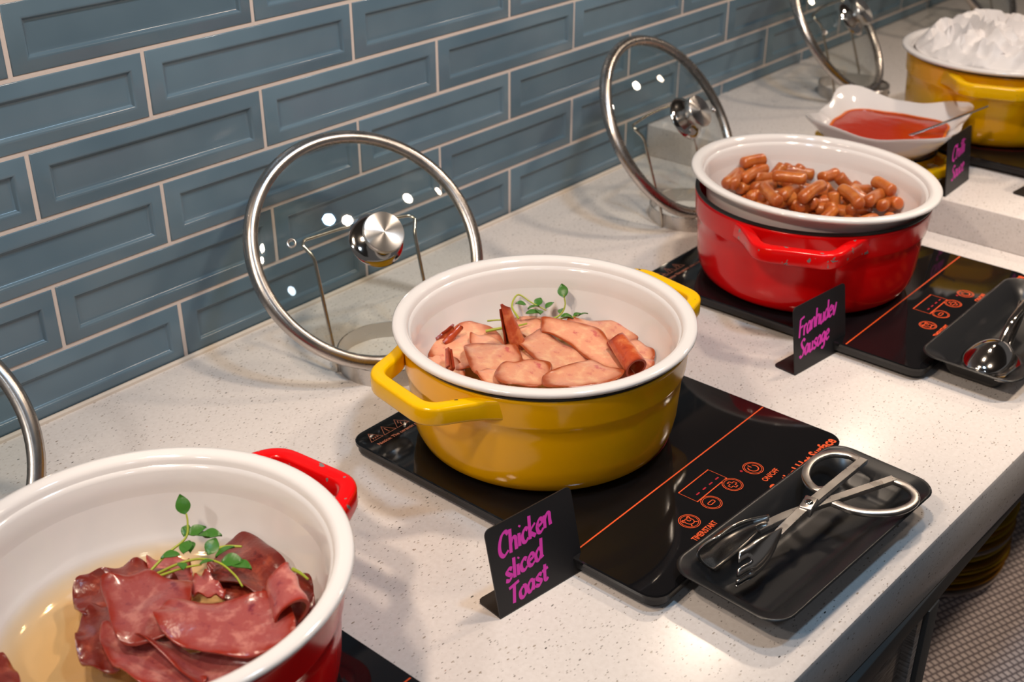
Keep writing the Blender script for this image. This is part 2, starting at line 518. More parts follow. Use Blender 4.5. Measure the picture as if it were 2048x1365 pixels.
def mat_thinglass():
    m, N, L, B = new_mat('lid_glass')
    N.remove(B)
    out = N['Material Output']
    lw = N.new('ShaderNodeLayerWeight')
    pw = N.new('ShaderNodeMath'); pw.operation = 'POWER'; pw.inputs[1].default_value = 4.0
    L.new(lw.outputs['Facing'], pw.inputs[0])
    ma = N.new('ShaderNodeMath'); ma.operation = 'MULTIPLY_ADD'; ma.inputs[1].default_value = 0.8; ma.inputs[2].default_value = 0.045
    L.new(pw.outputs[0], ma.inputs[0])
    tr = N.new('ShaderNodeBsdfTransparent'); tr.inputs[0].default_value = (0.955, 0.975, 0.965, 1)
    gl = N.new('ShaderNodeBsdfGlossy'); gl.inputs['Roughness'].default_value = 0.03
    df = N.new('ShaderNodeBsdfDiffuse'); df.inputs[0].default_value = (0.6, 0.63, 0.65, 1)
    mx = N.new('ShaderNodeMixShader'); L.new(ma.outputs[0], mx.inputs[0]); L.new(tr.outputs[0], mx.inputs[1]); L.new(gl.outputs[0], mx.inputs[2])
    tc = N.new('ShaderNodeTexCoord')
    mp = N.new('ShaderNodeMapping'); mp.inputs['Scale'].default_value = (18, 45, 10)
    L.new(tc.outputs['Object'], mp.inputs[0])
    nz = N.new('ShaderNodeTexNoise'); nz.inputs['Scale'].default_value = 1.0; nz.inputs['Detail'].default_value = 6
    L.new(mp.outputs[0], nz.inputs['Vector'])
    mr = N.new('ShaderNodeMapRange'); mr.inputs[1].default_value = 0.55; mr.inputs[2].default_value = 0.85; mr.inputs[4].default_value = 0.05
    L.new(nz.outputs['Fac'], mr.inputs[0])
    m2 = N.new('ShaderNodeMixShader'); L.new(mr.outputs[0], m2.inputs[0]); L.new(mx.outputs[0], m2.inputs[1]); L.new(df.outputs[0], m2.inputs[2])
    L.new(m2.outputs[0], out.inputs[0])
    return m
M['lidglass'] = mat_thinglass()

# ------------------------------------------------------------------ setting
def struct(o):
    o['kind'] = 'structure'
    return o

X0, X1 = -0.9, 3.3
struct(mk('floor', *box(-3, 6, -5, 0.3, -0.95, -0.90), M['floor'], smooth=0))
wall = struct(mk('wall_back', *box(-3, 6, -0.0030, 0.12, -0.90, 2.2), M['grout'], smooth=0))
struct(mk('ceiling', *box(-3, 6, -5, 0.3, 2.2, 2.26), M['ceil'], smooth=0))

# tiles: framed bevelled bricks in running bond
H, TL, G = 0.0753825, 0.30, 0.0050
def tile_mesh(w, h, cutl=False, cutr=False):
    def loop(ix, iz, y):
        a = -w / 2 + (0.0005 if cutl else ix); b = w / 2 - (0.0005 if cutr else ix)
        return [(a, y, -h / 2 + iz), (b, y, -h / 2 + iz), (b, y, h / 2 - iz), (a, y, h / 2 - iz)]
    secs = [loop(0, 0, 0.0), loop(0, 0, -0.0034), loop(0.0004, 0.0004, -0.0041), loop(0.0011, 0.0011, -0.0045), loop(0.0024, 0.0024, -0.0049), loop(0.0150, 0.0130, -0.0083), loop(0.0162, 0.0142, -0.0085),
            loop(0.0174, 0.0154, -0.0081), loop(0.0184, 0.0164, -0.0070), loop(0.0196, 0.0176, -0.0051), loop(0.0206, 0.0186, -0.0042), loop(0.0218, 0.0198, -0.0039), loop(0.0240, 0.0220, -0.0038), loop(0.0260, 0.0240, -0.0038)]
    return loft(secs, cap0=False)
tv, tf = tile_mesh(TL - G, H - G)
t0 = mk('tile', tv, tf, M['tile'], wall, smooth=50)
first = True
for row in range(0, 9):
    z = (row + 0.5) * H
    off = 0.15 if row % 2 == 0 else 0.0
    n0 = math.floor((X0 - off) / TL)
    for k in range(n0, n0 + 15):
        xc = off + (k + 0.5) * TL
        if xc > X1: continue
        o = t0 if first else link(t0.copy(), wall)
        first = False
        rr = random.Random(row * 100 + k)
        o.location = (xc + rr.uniform(-.0003, .0003), rr.uniform(-.0003, .0003), z + rr.uniform(-.0002, .0002))
        o.rotation_euler = (rr.uniform(-.003, .003), rr.uniform(-.0015, .0015), rr.uniform(-.0025, .0025))

# worktop slab with eased front edge
def edge_y(x): return -0.843 - 0.035 * (x - 0.37)
def worktop():
    sec = [(0.0, 0.0), ]
    prof = [(0, -0.074), (0, -0.006), (0.0015, -0.002), (0.006, 0.0)]
    V, F = [], []
    loops = []
    for x in (X0 - 0.4, 0.0, 0.6, X1 + 0.4):
        y = edge_y(x)
        loops.append([(x, y + 0.001, -0.074), (x, y, -0.072), (x, y, -0.006), (x, y + 0.0015, -0.002), (x, y + 0.006, 0.0), (x, 0.0, 0.0), (x, 0.0, -0.074)])
    return loft(loops)
top = mk('worktop', *worktop(), M['quartz'], smooth=40)
tag(top, 'long white speckled quartz buffet worktop with square front edge', 'worktop')
o = mk('trim_1', *sweep([(X0, -0.0075, 0.0005), (1.1, -0.0075, 0.0005)], [(-.0035, -.0005), (.004, -.0005), (.0035, .0025), (.001, .0042), (-.001, .004), (-.003, .0010)]), M['caulk'])
struct(o)
# raised quartz platform at the far end
PLX, PLH = 1.112, 0.055
o = mk('raised_platform', *box(PLX, X1 + 0.3, -0.835, -0.004, 0.0, PLH, 0.002), M['quartz'], smooth=40)
tag(o, 'raised white speckled quartz step behind the red casserole', 'platform')

# counter frame below
fr = empty('counter_stand', (0.4, -0.84, -0.9))
tag(fr, 'dark grey metal stand with post under the worktop edge', 'stand')
def loc(part, e): return xf(part, Matrix.Translation(-Vector(e.location)))
mk('top_rail', *loc(box(X0, X1, -0.846, -0.80, -0.098, -0.0745, 0.001), fr), M['frame'], fr)
mk('post', *loc(box(0.4195, 0.4445, -0.8475, -0.80, -0.9, -0.0985, 0.001), fr), M['frame'], fr)
mk('shadow_gap', *loc(box(0.4165, 0.4195, -0.840, -0.80, -0.9, -0.0985), fr), M['gap'], fr)
cab = empty('cabinet_panel', (0.0, -0.82, -0.9))
tag(cab, 'grey brown hatched textile cabinet panel left of the dark post', 'cabinet')
mk('front_panel', *loc(box(X0, 0.4045, -0.832, -0.815, -0.9, -0.0985, 0.001), cab), M['textile'], cab)
mk('side_return', *loc(box(0.4045, 0.4165, -0.843, -0.815, -0.9, -0.0985, 0.0005), cab), M['textile'], cab)
SHZ = -0.52
sh = mk('lower_shelf', *box(0.45, X1, -0.92, -0.06, SHZ - 0.03, SHZ, 0.002), M['weave'], smooth=40)
tag(sh, 'lower shelf covered in pale woven vinyl under the worktop', 'shelf')
bp_ = mk('counter_back_panel', *box(X0, X1, -0.06, -0.03, -0.9, -0.0745), M['frame'], smooth=0)
tag(bp_, 'dark panel closing the back of the counter behind the plates', 'panel')

# ------------------------------------------------------------------ casserole pots with inner bowls
def handle_part(ang, rin, rout, zt):
    ca, sa = math.cos(ang), math.sin(ang)
    def w(rad, tan): return Vector((ca * rad - sa * tan, sa * rad + ca * tan, 0))
    hw1 = 0.043
    cr = lambda t_: math.sqrt(rin * rin - t_ * t_)
    path = [w(cr(0.080) - 0.0016, -0.080), w(cr(0.061) + 0.0075, -0.061), w(rout, -hw1), w(rout, hw1), w(cr(0.061) + 0.0075, 0.061), w(cr(0.080) - 0.0016, 0.080)]
    path = roundpath(path, 0.017, 6)
    sec = rrect(0.0150, 0.020, 0.0035, 3)
    V, F = sweep(path, [(x, y) for x, y in sec], scale=lambda t: (1.0 - 0.75 * abs(2 * t - 1) ** 6, 1.0 + 0.1 * abs(2 * t - 1) ** 3))
    return [v + Vector((0, 0, zt - 0.0105)) for v in V], F

def casserole(loc, handle_deg, mat, hmat, label):
    """pot with base at local z=0"""
    e = empty('casserole_pot', loc)
    tag(e, label, 'pot')
    prof = [(0, 0.003), (0.106, 0.003), (0.110, 0.0), (0.118, 0.0005), (0.1265, 0.0035), (0.1335, 0.0095), (0.1378, 0.019), (0.1405, 0.034), (0.1430, 0.070), (0.1438, 0.083),
            (0.1462, 0.0865), (0.1468, 0.090), (0.1488, 0.115), (0.1490, 0.1185), (0.1475, 0.1195),
            (0.1440, 0.1195), (0.1425, 0.117), (0.138, 0.06), (0.125, 0.015), (0.0, 0.010)]
    mk('pot_body', *lathe(prof, 96), mat, e, smooth=60)
    rim = [(0.1487, 0.1196), (0.1492, 0.1205), (0.1490, 0.1220), (0.1475, 0.1226), (0.1442, 0.1226), (0.1432, 0.1205), (0.1436, 0.1196), (0.1487, 0.1196)]
    mk('rim', *lathe(rim, 96), M['rim'], e, smooth=60)
    for a in (handle_deg, handle_deg + 180):
        mk('handle', *handle_part(R_(a), 0.147, 0.184, 0.116), hmat, e, smooth=40)
    return e

BOWLP = [(0.0, 0.050), (0.085, 0.050), (0.100, 0.052), (0.112, 0.058), (0.122, 0.070), (0.130, 0.095), (0.1355, 0.125), (0.1375, 0.139), (0.1400, 0.1435), (0.1500, 0.1447), (0.1552, 0.1455), (0.1568, 0.1475), (0.1566, 0.1497), (0.1550, 0.1512),
         (0.1515, 0.1517), (0.1465, 0.1514), (0.1430, 0.1500), (0.1412, 0.1470), (0.1395, 0.140), (0.1365, 0.127), (0.1315, 0.108), (0.1250, 0.088), (0.116, 0.072), (0.105, 0.063), (0.085, 0.059), (0.0, 0.058)]
def bowl(loc, label, rot=(0, 0, 0)):
    z0 = 0.050
    o = mk('ceramic_bowl', *lathe([(r, z - z0) for r, z in BOWLP], 96), M['white'], None, smooth=70)
    o.location = (loc[0], loc[1], loc[2] + z0)
    o.rotation_euler = rot
    tag(o, label, 'bowl')
    return o

HZ = 0.018
PM, PF, PR, PY = (0.293, -0.448), (-0.207, -0.473), (0.8185, -0.4690), (1.440, -0.469)
casserole((*PM, HZ), -9.5, M['yellow'], M['yellow_h'], 'yellow enamel casserole holding the sliced chicken ham, on the nearest full hob')
casserole((*PF, HZ), 6, M['red'], M['red_h'], 'red enamel casserole cut off at the lower left corner of the picture')
pr_ = casserole((*PR, HZ), 203, M['red'], M['red_h'], 'red enamel casserole holding the small sausages')
pr_.scale = (1.02, 1.02, 1.0)
casserole((*PY, HZ + PLH), 198, M['yellow'], M['yellow_h'], 'yellow enamel casserole holding crumpled white paper at the far right')
bowl((0.295, -0.4455, -0.0028), 'white ceramic bowl of sliced chicken ham set in the yellow casserole')
bowl((-0.207, -0.473, -0.0028), 'white ceramic bowl of fried reddish ham with broth in the lower left')
rb = bowl((0.8166, -0.4657, 0.0088), 'white ceramic bowl piled with small sausages, sitting askew in the red casserole')
rb.scale = (1.024, 1.024, 1.024)
rb.rotation_mode = 'QUATERNION'
rb.rotation_quaternion = Quaternion((0.7572, 0.6531, 0.0), R_(2.7))
bowl((PY[0] - 0.004, PY[1], PLH - 0.0028), 'white ceramic bowl under the crumpled paper in the far casserole')

# ------------------------------------------------------------------ induction hobs
def text_part(body, size, loc, rz=0, align='LEFT', shear=0.0, bold=0.0, sx=1.0):
    c = bpy.data.curves.new('text', 'FONT')
    c.body = body; c.size = size; c.align_x = align; c.shear = shear; c.offset = bold; c.resolution_u = 3
    o = bpy.data.objects.new('text', c); COL.objects.link(o)
    dg = bpy.context.evaluated_depsgraph_get()
    me = bpy.data.meshes.new_from_object(o.evaluated_get(dg))
    mt = Matrix.Translation(loc) @ Matrix.Rotation(rz, 4, 'Z') @ Matrix.Diagonal((sx, 1, 1, 1))
    V = [mt @ v.co for v in me.vertices]; F = [tuple(p.vertices) for p in me.polygons]
    bpy.data.objects.remove(o); bpy.data.curves.remove(c); bpy.data.meshes.remove(me)
    return V, F

def ringflat(cx, cy, r0, r1, z, seg=40, sx=1.0):
    V, F = [], []
    for k in range(seg):
        a = 2 * math.pi * k / seg
        V += [(cx + r0 * math.cos(a) * sx, cy + r0 * math.sin(a), z), (cx + r1 * math.cos(a) * sx, cy + r1 * math.sin(a), z)]
    for k in range(seg):
        j = (k + 1) % seg
        F.append((2 * k, 2 * k + 1, 2 * j + 1, 2 * j))
    return V, F

def ribbon(pts, w, z, closed=False, nib=None):
    pts = [Vector((p[0], p[1], 0)) for p in pts]
    N = len(pts); V, F = [], []
    for i, p in enumerate(pts):
        t = (pts[(i + 1) % N] - pts[i - 1]) if closed else (pts[min(i + 1, N - 1)] - pts[max(i - 1, 0)])
        t.normalize()
        n = Vector((-t.y, t.x, 0))
        ww = w
        if nib is not None:
            ww = w * (0.5 + 0.5 * abs(math.sin(math.atan2(t.y, t.x) - nib)))
        V += [p + n * ww / 2 + Vector((0, 0, z)), p - n * ww / 2 + Vector((0, 0, z))]
    for i in range(N if closed else N - 1):
        j = (i + 1) % N
        F.append((2 * i, 2 * i + 1, 2 * j + 1, 2 * j))
    return V, F

HW, HD = 0.346, 0.398      # hob width (x) and depth (y); local origin at hob centre on the worktop
def hob(loc, label, rz=0.0):
    e = empty('induction_hob', loc, rz)
    tag(e, label, 'hob', 'induction hobs along the worktop')
    body = plate_prism(rrect(HW - 0.005, HD - 0.005, 0.016), 0.0055, 0.0122)
    mk('body', *body, M['hobbody'], e)
    for fx in (-1, 1):
        for fy in (-1, 1):
            mk('foot', *xf(lathe([(0, 0), (0.011, 0), (0.012, 0.001), (0.012, 0.0054), (0, 0.0054)], 20), Matrix.Translation((fx * (HW / 2 - 0.03), fy * (HD / 2 - 0.03), 0))), M['hobbody'], e)
    g = loft([[(x, y, 0.0127) for x, y in rrect(HW - 0.002, HD - 0.002, 0.017)], [(x, y, 0.0133) for x, y in rrect(HW, HD, 0.018)], [(x, y, 0.0165) for x, y in rrect(HW, HD, 0.018)], [(x, y, 0.0177) for x, y in rrect(HW - 0.0025, HD - 0.0025, 0.017)]])
    gl = mk('glass_top', *g, M['hobglass'], e, smooth=30)
    z = 0.0179
    # front of hob is -y ; local coordinates measured from centre
    yl = -0.1003
    mk('divider_line', *ribbon([(-HW / 2 + 0.003, yl), (HW / 2 - 0.003, yl)], 0.0016, z), M['orange'], gl, smooth=0)
    mk('cooking_zone_ring', *ringflat(-0.002, 0.062, 0.1285, 0.1297, z, 72), M['ring'], gl, smooth=0)
    mk('cooking_zone_ring', *ringflat(-0.002, 0.062, 0.1238, 0.1246, z, 72), M['ring'], gl, smooth=0)
    # display window
    dx0, dx1, dy0, dy1 = -0.0265, 0.0270, -0.1430, -0.1208
    mk('display_frame', *ribbon([(dx0, dy0), (dx1, dy0), (dx1, dy1), (dx0, dy1)], 0.0013, z, True), M['orange'], gl, smooth=0)
    for k in range(4):
        xk = dx0 + 0.009 + k * 0.0115
        mk('display_digit', *ribbon([(xk, -0.1360), (xk + 0.0055, -0.1360)], 0.0016, z), M['led'], gl, smooth=0)
    mk('power_led', *ringflat(0.047, -0.1477, 0.0, 0.0016, z, 12), M['led'], gl, smooth=0)
    # four touch buttons
    bys = [(-0.058, -0.1545, 'timer'), (-0.0185, -0.1540, 'minus'), (0.021, -0.1535, 'plus'), (0.0595, -0.1540, 'power')]
    for bx, by, kind in bys:
        K = 0.82
        parts = [ringflat(bx, by, 0.0122 * K, 0.0131 * K, z), ringflat(bx, by, 0.0103 * K, 0.0110 * K, z)]
        if kind == 'minus':
            parts.append(ribbon([(bx + x, by + y) for x, y in rrect(0.0095, 0.0038, 0.0018, 4)], 0.0009, z, True))
        elif kind == 'plus':
            a, b = 0.0018, 0.0051
            pts = [(a, a), (a, b), (-a, b), (-a, a), (-b, a), (-b, -a), (-a, -a), (-a, -b), (a, -b), (a, -a), (b, -a), (b, a)]
            parts.append(ribbon([(bx + x, by + y) for x, y in pts], 0.0011, z, True))
        elif kind == 'power':
            parts.append(ribbon([(bx + 0.0054 * math.cos(R_(a)), by + 0.0054 * math.sin(R_(a))) for a in range(125, 415, 14)], 0.0012, z))
            parts.append(ribbon([(bx, by + 0.0020), (bx, by + 0.0064)], 0.0012, z))
        else:
            parts.append(ringflat(bx, by, 0.0041, 0.0050, z))
            parts.append(ribbon([(bx, by + 0.0035), (bx, by), (bx + 0.003, by)], 0.0010, z))
            for s in (-1, 1):
                parts.append(ringflat(bx + s * 0.0042, by + 0.0042, 0.0007, 0.0019, z, 14))
                parts.append(ribbon([(bx + s * 0.0028, by - 0.0040), (bx + s * 0.0048, by - 0.0062)], 0.0013, z))
        mk('touch_button', *join(*parts), M['orange'], gl, smooth=0)
    mk('printed_text', *text_part('TIMER/START', 0.0088, (-0.080, -0.1765, z), bold=0.0002, sx=0.72), M['orange'], gl, smooth=0)
    mk('printed_text', *text_part('ON/OFF', 0.0088, (0.047, -0.1765, z), bold=0.0002, sx=0.85), M['orange'], gl, smooth=0)
    mk('printed_text', *text_part('Caution! Hot Surface', 0.0165, (0.161, -0.1945, z), align='RIGHT', bold=0.0005, sx=0.86), M['orange'], gl, smooth=0)
    # warning triangles and notice, back left corner
    for k in range(3):
        cx, cy = -HW / 2 + 0.020 + k * 0.019, HD / 2 - 0.024
        tri = [(cx - 0.0085, cy), (cx + 0.0085, cy), (cx, cy + 0.0145)]
        parts = [ribbon(tri, 0.0009, z, True)]
        if k == 0: parts += [ribbon([(cx + d, cy + 0.0025), (cx + d + 0.0012, cy + 0.004), (cx + d, cy + 0.0055)], 0.0008, z) for d in (-0.003, 0, 0.003)]
        elif k == 1: parts += [ribbon([(cx, cy + 0.0042), (cx, cy + 0.0098)], 0.001, z), ringflat(cx, cy + 0.0025, 0, 0.0007, z, 8)]
        else: parts += [ribbon([(cx + 0.001, cy + 0.010), (cx - 0.0015, cy + 0.006), (cx + 0.0018, cy + 0.006), (cx - 0.0005, cy + 0.002)], 0.0008, z)]
        mk('warning_triangle', *join(*parts), M['palepr'], gl, smooth=0)
    mk('printed_text', *text_part('Notice: The ceramic plate is hot after use', 0.0062, (-HW / 2 + 0.013, HD / 2 - 0.0345, z), bold=0.0001), M['palepr'], gl, smooth=0)
    return e

HOBS = [((0.3105, -0.5070, 0), 'black induction hob under the yellow casserole of chicken ham'),
        ((-0.238, -0.5070, 0), 'black induction hob under the front red casserole, mostly out of the picture'),
        ((0.8440, -0.5080, 0), 'black induction hob under the red casserole of sausages'),
        ((1.440, -0.5350, PLH), 'black induction hob under the far casserole on the raised step')]
for l, lb in HOBS:
    hob(l, lb)

# ------------------------------------------------------------------ glass lids on wire stands
def lid(c, az, ti, R, label, eyelet_deg=200):
    az, ti = R_(az), R_(ti)
    n = Vector((math.sin(az) * math.cos(ti), -math.cos(az) * math.cos(ti), math.sin(ti)))
    a = Vector((math.cos(az), math.sin(az), 0))
    b = n.cross(a)
    m = Matrix((a, b, n)).transposed().to_4x4()
    m.translation = Vector(c)
    e = bpy.data.objects.new('glass_lid', None); e.empty_display_size = 0.02
    link(e); e.matrix_world = m
    tag(e, label, 'lid', 'glass lids propped along the tiled wall')
    Rg = R - 0.004
    hh = 0.030
    dome = lambda r: hh * (1 - (r / Rg) ** 2) ** 0.85 if r < Rg else 0.0
    rs = [0.0] + [Rg * k / 14 for k in range(1, 15)]
    prof = [(r, dome(r)) for r in rs] + [(r * 0.999, dome(r) - 0.0028) for r in reversed(rs)]
    mk('glass_dome', *lathe(prof, 72), M['lidglass'], e, smooth=60)
    # folded steel band around the edge
    sec = [(R - 0.0165, 0.0045), (R - 0.0140, 0.0072), (R - 0.0085, 0.0082), (R - 0.0030, 0.0060), (R, 0.0010), (R - 0.0010, -0.0045), (R - 0.0050, -0.0070), (R - 0.0110, -0.0062), (R - 0.0150, -0.0035), (R - 0.0080, -0.0012), (R - 0.0080, 0.0012), (R - 0.0165, 0.0045)]
    mk('steel_band', *lathe(sec, 96), M['rimsteel'], e, smooth=60)
    z0 = hh - 0.001
    base = [(0, z0), (0.0330, z0 - 0.0005), (0.0338, z0 + 0.0008), (0.0330, z0 + 0.002), (0.026, z0 + 0.0045), (0.016, z0 + 0.0085), (0.0115, z0 + 0.0125), (0, z0 + 0.0125)]
    kb = mk('knob', *lathe(base, 64), M['polish'], e, smooth=50)
    cap = [(0, z0 + 0.0126), (0.0118, z0 + 0.0126), (0.0180, z0 + 0.0150), (0.0225, z0 + 0.0190), (0.0245, z0 + 0.0235), (0.0248, z0 + 0.0285), (0.0240, z0 + 0.0298), (0.0230, z0 + 0.0302), (0.012, z0 + 0.0302), (0, z0 + 0.0302)]
    mk('knob_cap', *lathe(cap, 64), M['knob'], kb, smooth=25)
    er = 0.098
    ey = [(0.0030, 0), (0.0036, 0.0014), (0.0050, 0.0016), (0.0060, 0.0003), (0.0058, -0.0004), (0.0034, -0.004), (0.0030, -0.004), (0.0030, 0)]
    ea = R_(eyelet_deg)
    mk('vent_eyelet', *xf(lathe(ey, 24), Matrix.Translation((er * math.cos(ea), er * math.sin(ea), dome(er) + 0.0006)) @ Matrix.Rotation(0.30, 4, Vector((-math.sin(ea), math.cos(ea), 0)))), M['steel'], e, smooth=60)
    return e

def lid_stand(x, y, z, az, label):
    e = empty('lid_stand', (x, y, z), R_(az))
    tag(e, label, 'stand', 'wire lid stands by the tiled wall')
    band = [(0.0640, 0.0), (0.0640, 0.021), (0.0632, 0.0215), (0.0624, 0.021), (0.0624, 0.0), (0.0640, 0.0)]
    mk('base_band', *lathe(band, 72), M['steel'], e, smooth=40)
    for s in (-1, 1):
        p = [(s * 0.066, 0.012, 0.001), (s * 0.0665, 0.014, 0.024), (s * 0.0665, 0.052, 0.134), (s * 0.0745, 0.064, 0.147), (s * 0.070, 0.070, 0.150), (s * 0.022, 0.074, 0.152), (0, 0.074, 0.152)]
        mk('wire_upright', *tube(roundpath(p, 0.007, 5), 0.0022, 10), M['wire'], e, smooth=60)
        mk('weld_tab', *xf(box(-0.0035, 0.0035, -0.001, 0.001, 0.0, 0.021, 0.0004), Matrix.Translation((s * 0.0638, 0.012, 0.0005)) @ Matrix.Rotation(R_(90), 4, 'Z')), M['steel'], e)
    mk('rivet', *xf(lathe([(0, 0.0012), (0.002, 0.001), (0.0028, 0), (0.0028, -0.001), (0, -0.001)], 16), Matrix.Translation((0.010, -0.0636, 0.011)) @ Matrix.Rotation(R_(90), 4, 'X')), M['gap'], e)
    return e

def stand_for(c, az, z0, label, back=0.045):
    azr = R_(az)
    nh = Vector((math.sin(azr), -math.cos(azr), 0))
    p = Vector(c) + nh * back
    return lid_stand(p.x, p.y, z0, az, label)

LIDS = [((0.319, -0.155, 0.133), -16.3, 39.1, 0.149, 0.0, 'glass lid with steel knob propped behind the yellow casserole of ham', 'wire lid stand behind the yellow casserole of ham', 167),
        ((0.925, -0.174, 0.135), 3.7, 35.0, 0.148, 0.0, 'glass lid with steel knob propped behind the red casserole of sausages', 'wire lid stand behind the red casserole of sausages', -4),
        ((1.498, -0.146, 0.173), 7.3, 37.8, 0.139, PLH, 'glass lid with steel knob on the raised step behind the sauce bowl', 'wire lid stand on the raised step behind the sauce bowl', 178),
        ((-0.285, -0.172, 0.133), -16.3, 39.1, 0.149, 0.0, 'glass lid of which only the curved steel edge shows at the left border', 'wire lid stand hidden behind the front bowl at the left border', 178),
        ((2.13, -0.150, 0.182), 5.0, 38.0, 0.145, PLH, 'farthest glass lid, only its lower edge showing at the top border', 'farthest wire lid stand at the top border', 178)]
for c, az, ti, R, z0, lb, lb2, ey in LIDS:
    lid(c, az, ti, R, lb, ey)
    stand_for(c, az, z0, lb2)

# ------------------------------------------------------------------ handwritten signs
G_ = {
 'C': (0.62, [[(.58, .82), (.42, .98), (.2, .9), (.06, .55), (.1, .2), (.3, .02), (.56, .14)]]),
 'h': (0.50, [[(.06, 1.0), (.07, 0)], [(.07, .35), (.2, .56), (.36, .5), (.38, .25), (.4, 0)]]),
 'i': (0.22, [[(.08, .56), (.1, 0)], [(.1, .8), (.15, .86)]]),
 'c': (0.42, [[(.38, .46), (.22, .56), (.06, .36), (.1, .08), (.26, 0), (.4, .1)]]),
 'k': (0.48, [[(.06, 1.0), (.08, 0)], [(.4, .55), (.1, .3), (.42, 0)]]),
 'e': (0.44, [[(.06, .28), (.34, .36), (.32, .52), (.18, .56), (.05, .35), (.1, .08), (.26, 0), (.42, .1)]]),
 'n': (0.50, [[(.06, .56), (.08, 0)], [(.08, .36), (.22, .56), (.36, .5), (.38, .25), (.42, 0)]]),
 's': (0.42, [[(.38, .48), (.24, .57), (.08, .46), (.2, .3), (.34, .16), (.22, 0), (.02, .08)]]),
 'l': (0.22, [[(.08, 1.0), (.1, 0)]]),
 'd': (0.50, [[(.36, .48), (.2, .56), (.05, .32), (.1, .06), (.24, .02), (.36, .2)], [(.38, 1.0), (.38, .2), (.44, 0)]]),
 'T': (0.58, [[(.02, .9), (.6, .98)], [(.32, .94), (.28, 0)]]),
 'o': (0.46, [[(.22, .56), (.06, .36), (.1, .06), (.28, 0), (.4, .22), (.36, .5), (.22, .56)]]),
 'a': (0.50, [[(.36, .5), (.2, .56), (.05, .32), (.1, .06), (.24, .02), (.36, .24)], [(.38, .56), (.38, .16), (.46, 0)]]),
 't': (0.36, [[(.16, .85), (.15, .12), (.26, 0), (.34, .06)], [(.0, .55), (.34, .6)]]),
 'F': (0.50, [[(.1, .95), (.08, 0)], [(.08, .95), (.52, 1.0)], [(.1, .5), (.42, .55)]]),
 'r': (0.36, [[(.06, .56), (.08, 0)], [(.08, .34), (.18, .54), (.34, .52)]]),
 'f': (0.36, [[(.34, .94), (.2, .96), (.14, .7), (.14, -.1)], [(.02, .52), (.32, .56)]]),
 'u': (0.50, [[(.06, .56), (.08, .14), (.2, 0), (.36, .16)], [(.38, .56), (.38, .14), (.46, 0)]]),
 'v': (0.42, [[(.04, .56), (.18, 0), (.40, .62)]]),
 'S': (0.54, [[(.5, .86), (.32, 1.0), (.12, .84), (.22, .6), (.42, .36), (.34, .06), (.12, .0), (.02, .14)]]),
 'g': (0.48, [[(.36, .5), (.2, .56), (.05, .34), (.12, .1), (.26, .08), (.36, .28)], [(.38, .56), (.36, -.2), (.2, -.34), (.06, -.24)]]),
 'p': (0.48, [[(.06, .56), (.06, -.36)], [(.07, .4), (.22, .56), (.38, .42), (.32, .08), (.1, .06)]]),
 'y': (0.46, [[(.05, .56), (.12, .2), (.3, .2)], [(.4, .58), (.28, -.2), (.1, -.34)]]),
 'm': (0.66, [[(.06, .56), (.08, 0)], [(.08, .36), (.2, .56), (.3, .46), (.32, 0)], [(.32, .36), (.44, .56), (.55, .46), (.58, 0)]]),
}
def handwriting(lines, w, slant=0.15):
    """lines: (text, x, baseline y, height, width). returns flat ribbons in sign plane (x right, y up)"""
    parts, n = [], 0
    for text, x0, y0, h, wid in lines:
        tot = sum(G_[ch][0] for ch in text)
        s = wid / tot
        x = x0
        rr = random.Random(len(text) * 7 + int(y0 * 9999))
        rise = 0.10
        for ch in text:
            adv, strokes = G_[ch]
            dy = rr.uniform(-.03, .03) * h
            for st in strokes:
                pts = []
                for px, py in st:
                    X = x + px * s + py * h * slant
                    pts.append((X, y0 + py * h + dy + (X - x0) * rise, 0))
                sm = catmull(pts, 6)
                ln = len(sm)
                parts.append(ribbon(sm, w, 0.00012 + 0.000012 * (n % 7), nib=R_(35)))
                n += 1
            x += adv * s
    return join(*parts)

def table_sign(bl, br, z, ht, lean, label, lines, wpen=0.0042, foot=0.032):
    bl, br = Vector((*bl, z)), Vector((*br, z))
    ax = (br - bl); w = ax.length; ax.normalize()
    rz = math.atan2(ax.y, ax.x)
    e = empty('table_sign', bl, rz)
    tag(e, label, 'sign', 'handwritten black table signs')
    t = 0.0014
    r = 0.006
    # bent sheet: upright face leaning back, foot folded to the rear on the worktop
    c, s_ = math.cos(lean), math.sin(lean)
    pts2 = rrect(w, ht, r, 5)
    face = [(x + w / 2, y + ht / 2) for x, y in pts2]
    # square the two lower corners at the fold
    face = [(min(max(x, 0), w), y) for x, y in face]
    out = []
    for x, y in face:
        if y < r: 
            out.append((0 if x < w / 2 else w, y * 1.0))
        else: out.append((x, y))
    def P3(x, y, d): return Vector((x, y * s_ + d * c, y * c - d * s_ + 0.0008))
    V, F = loft([[P3(x, y, 0) for x, y in out], [P3(x, y, t) for x, y in out]])
    fpts = [(0, 0), (w, 0)] + [(w - r + r * math.cos(R_(a)), foot - r + r * math.sin(R_(a))) for a in range(0, 91, 18)] + [(r + r * math.cos(R_(a)), foot - r + r * math.sin(R_(a))) for a in range(90, 181, 18)]
    V2, F2 = loft([[(x, y, 0.0002) for x, y in fpts], [(x, y, 0.0002 + t) for x, y in fpts]])
    pn = mk('bent_panel', *join((V, F), (V2, F2)), M['signblk'], e, smooth=30)
    if lines:
        Vt, Ft = handwriting(lines, wpen)
        mk('handwriting', [P3(v.x, v.y, -v.z) for v in Vt], Ft, M['pink'], e, smooth=0)
    return e

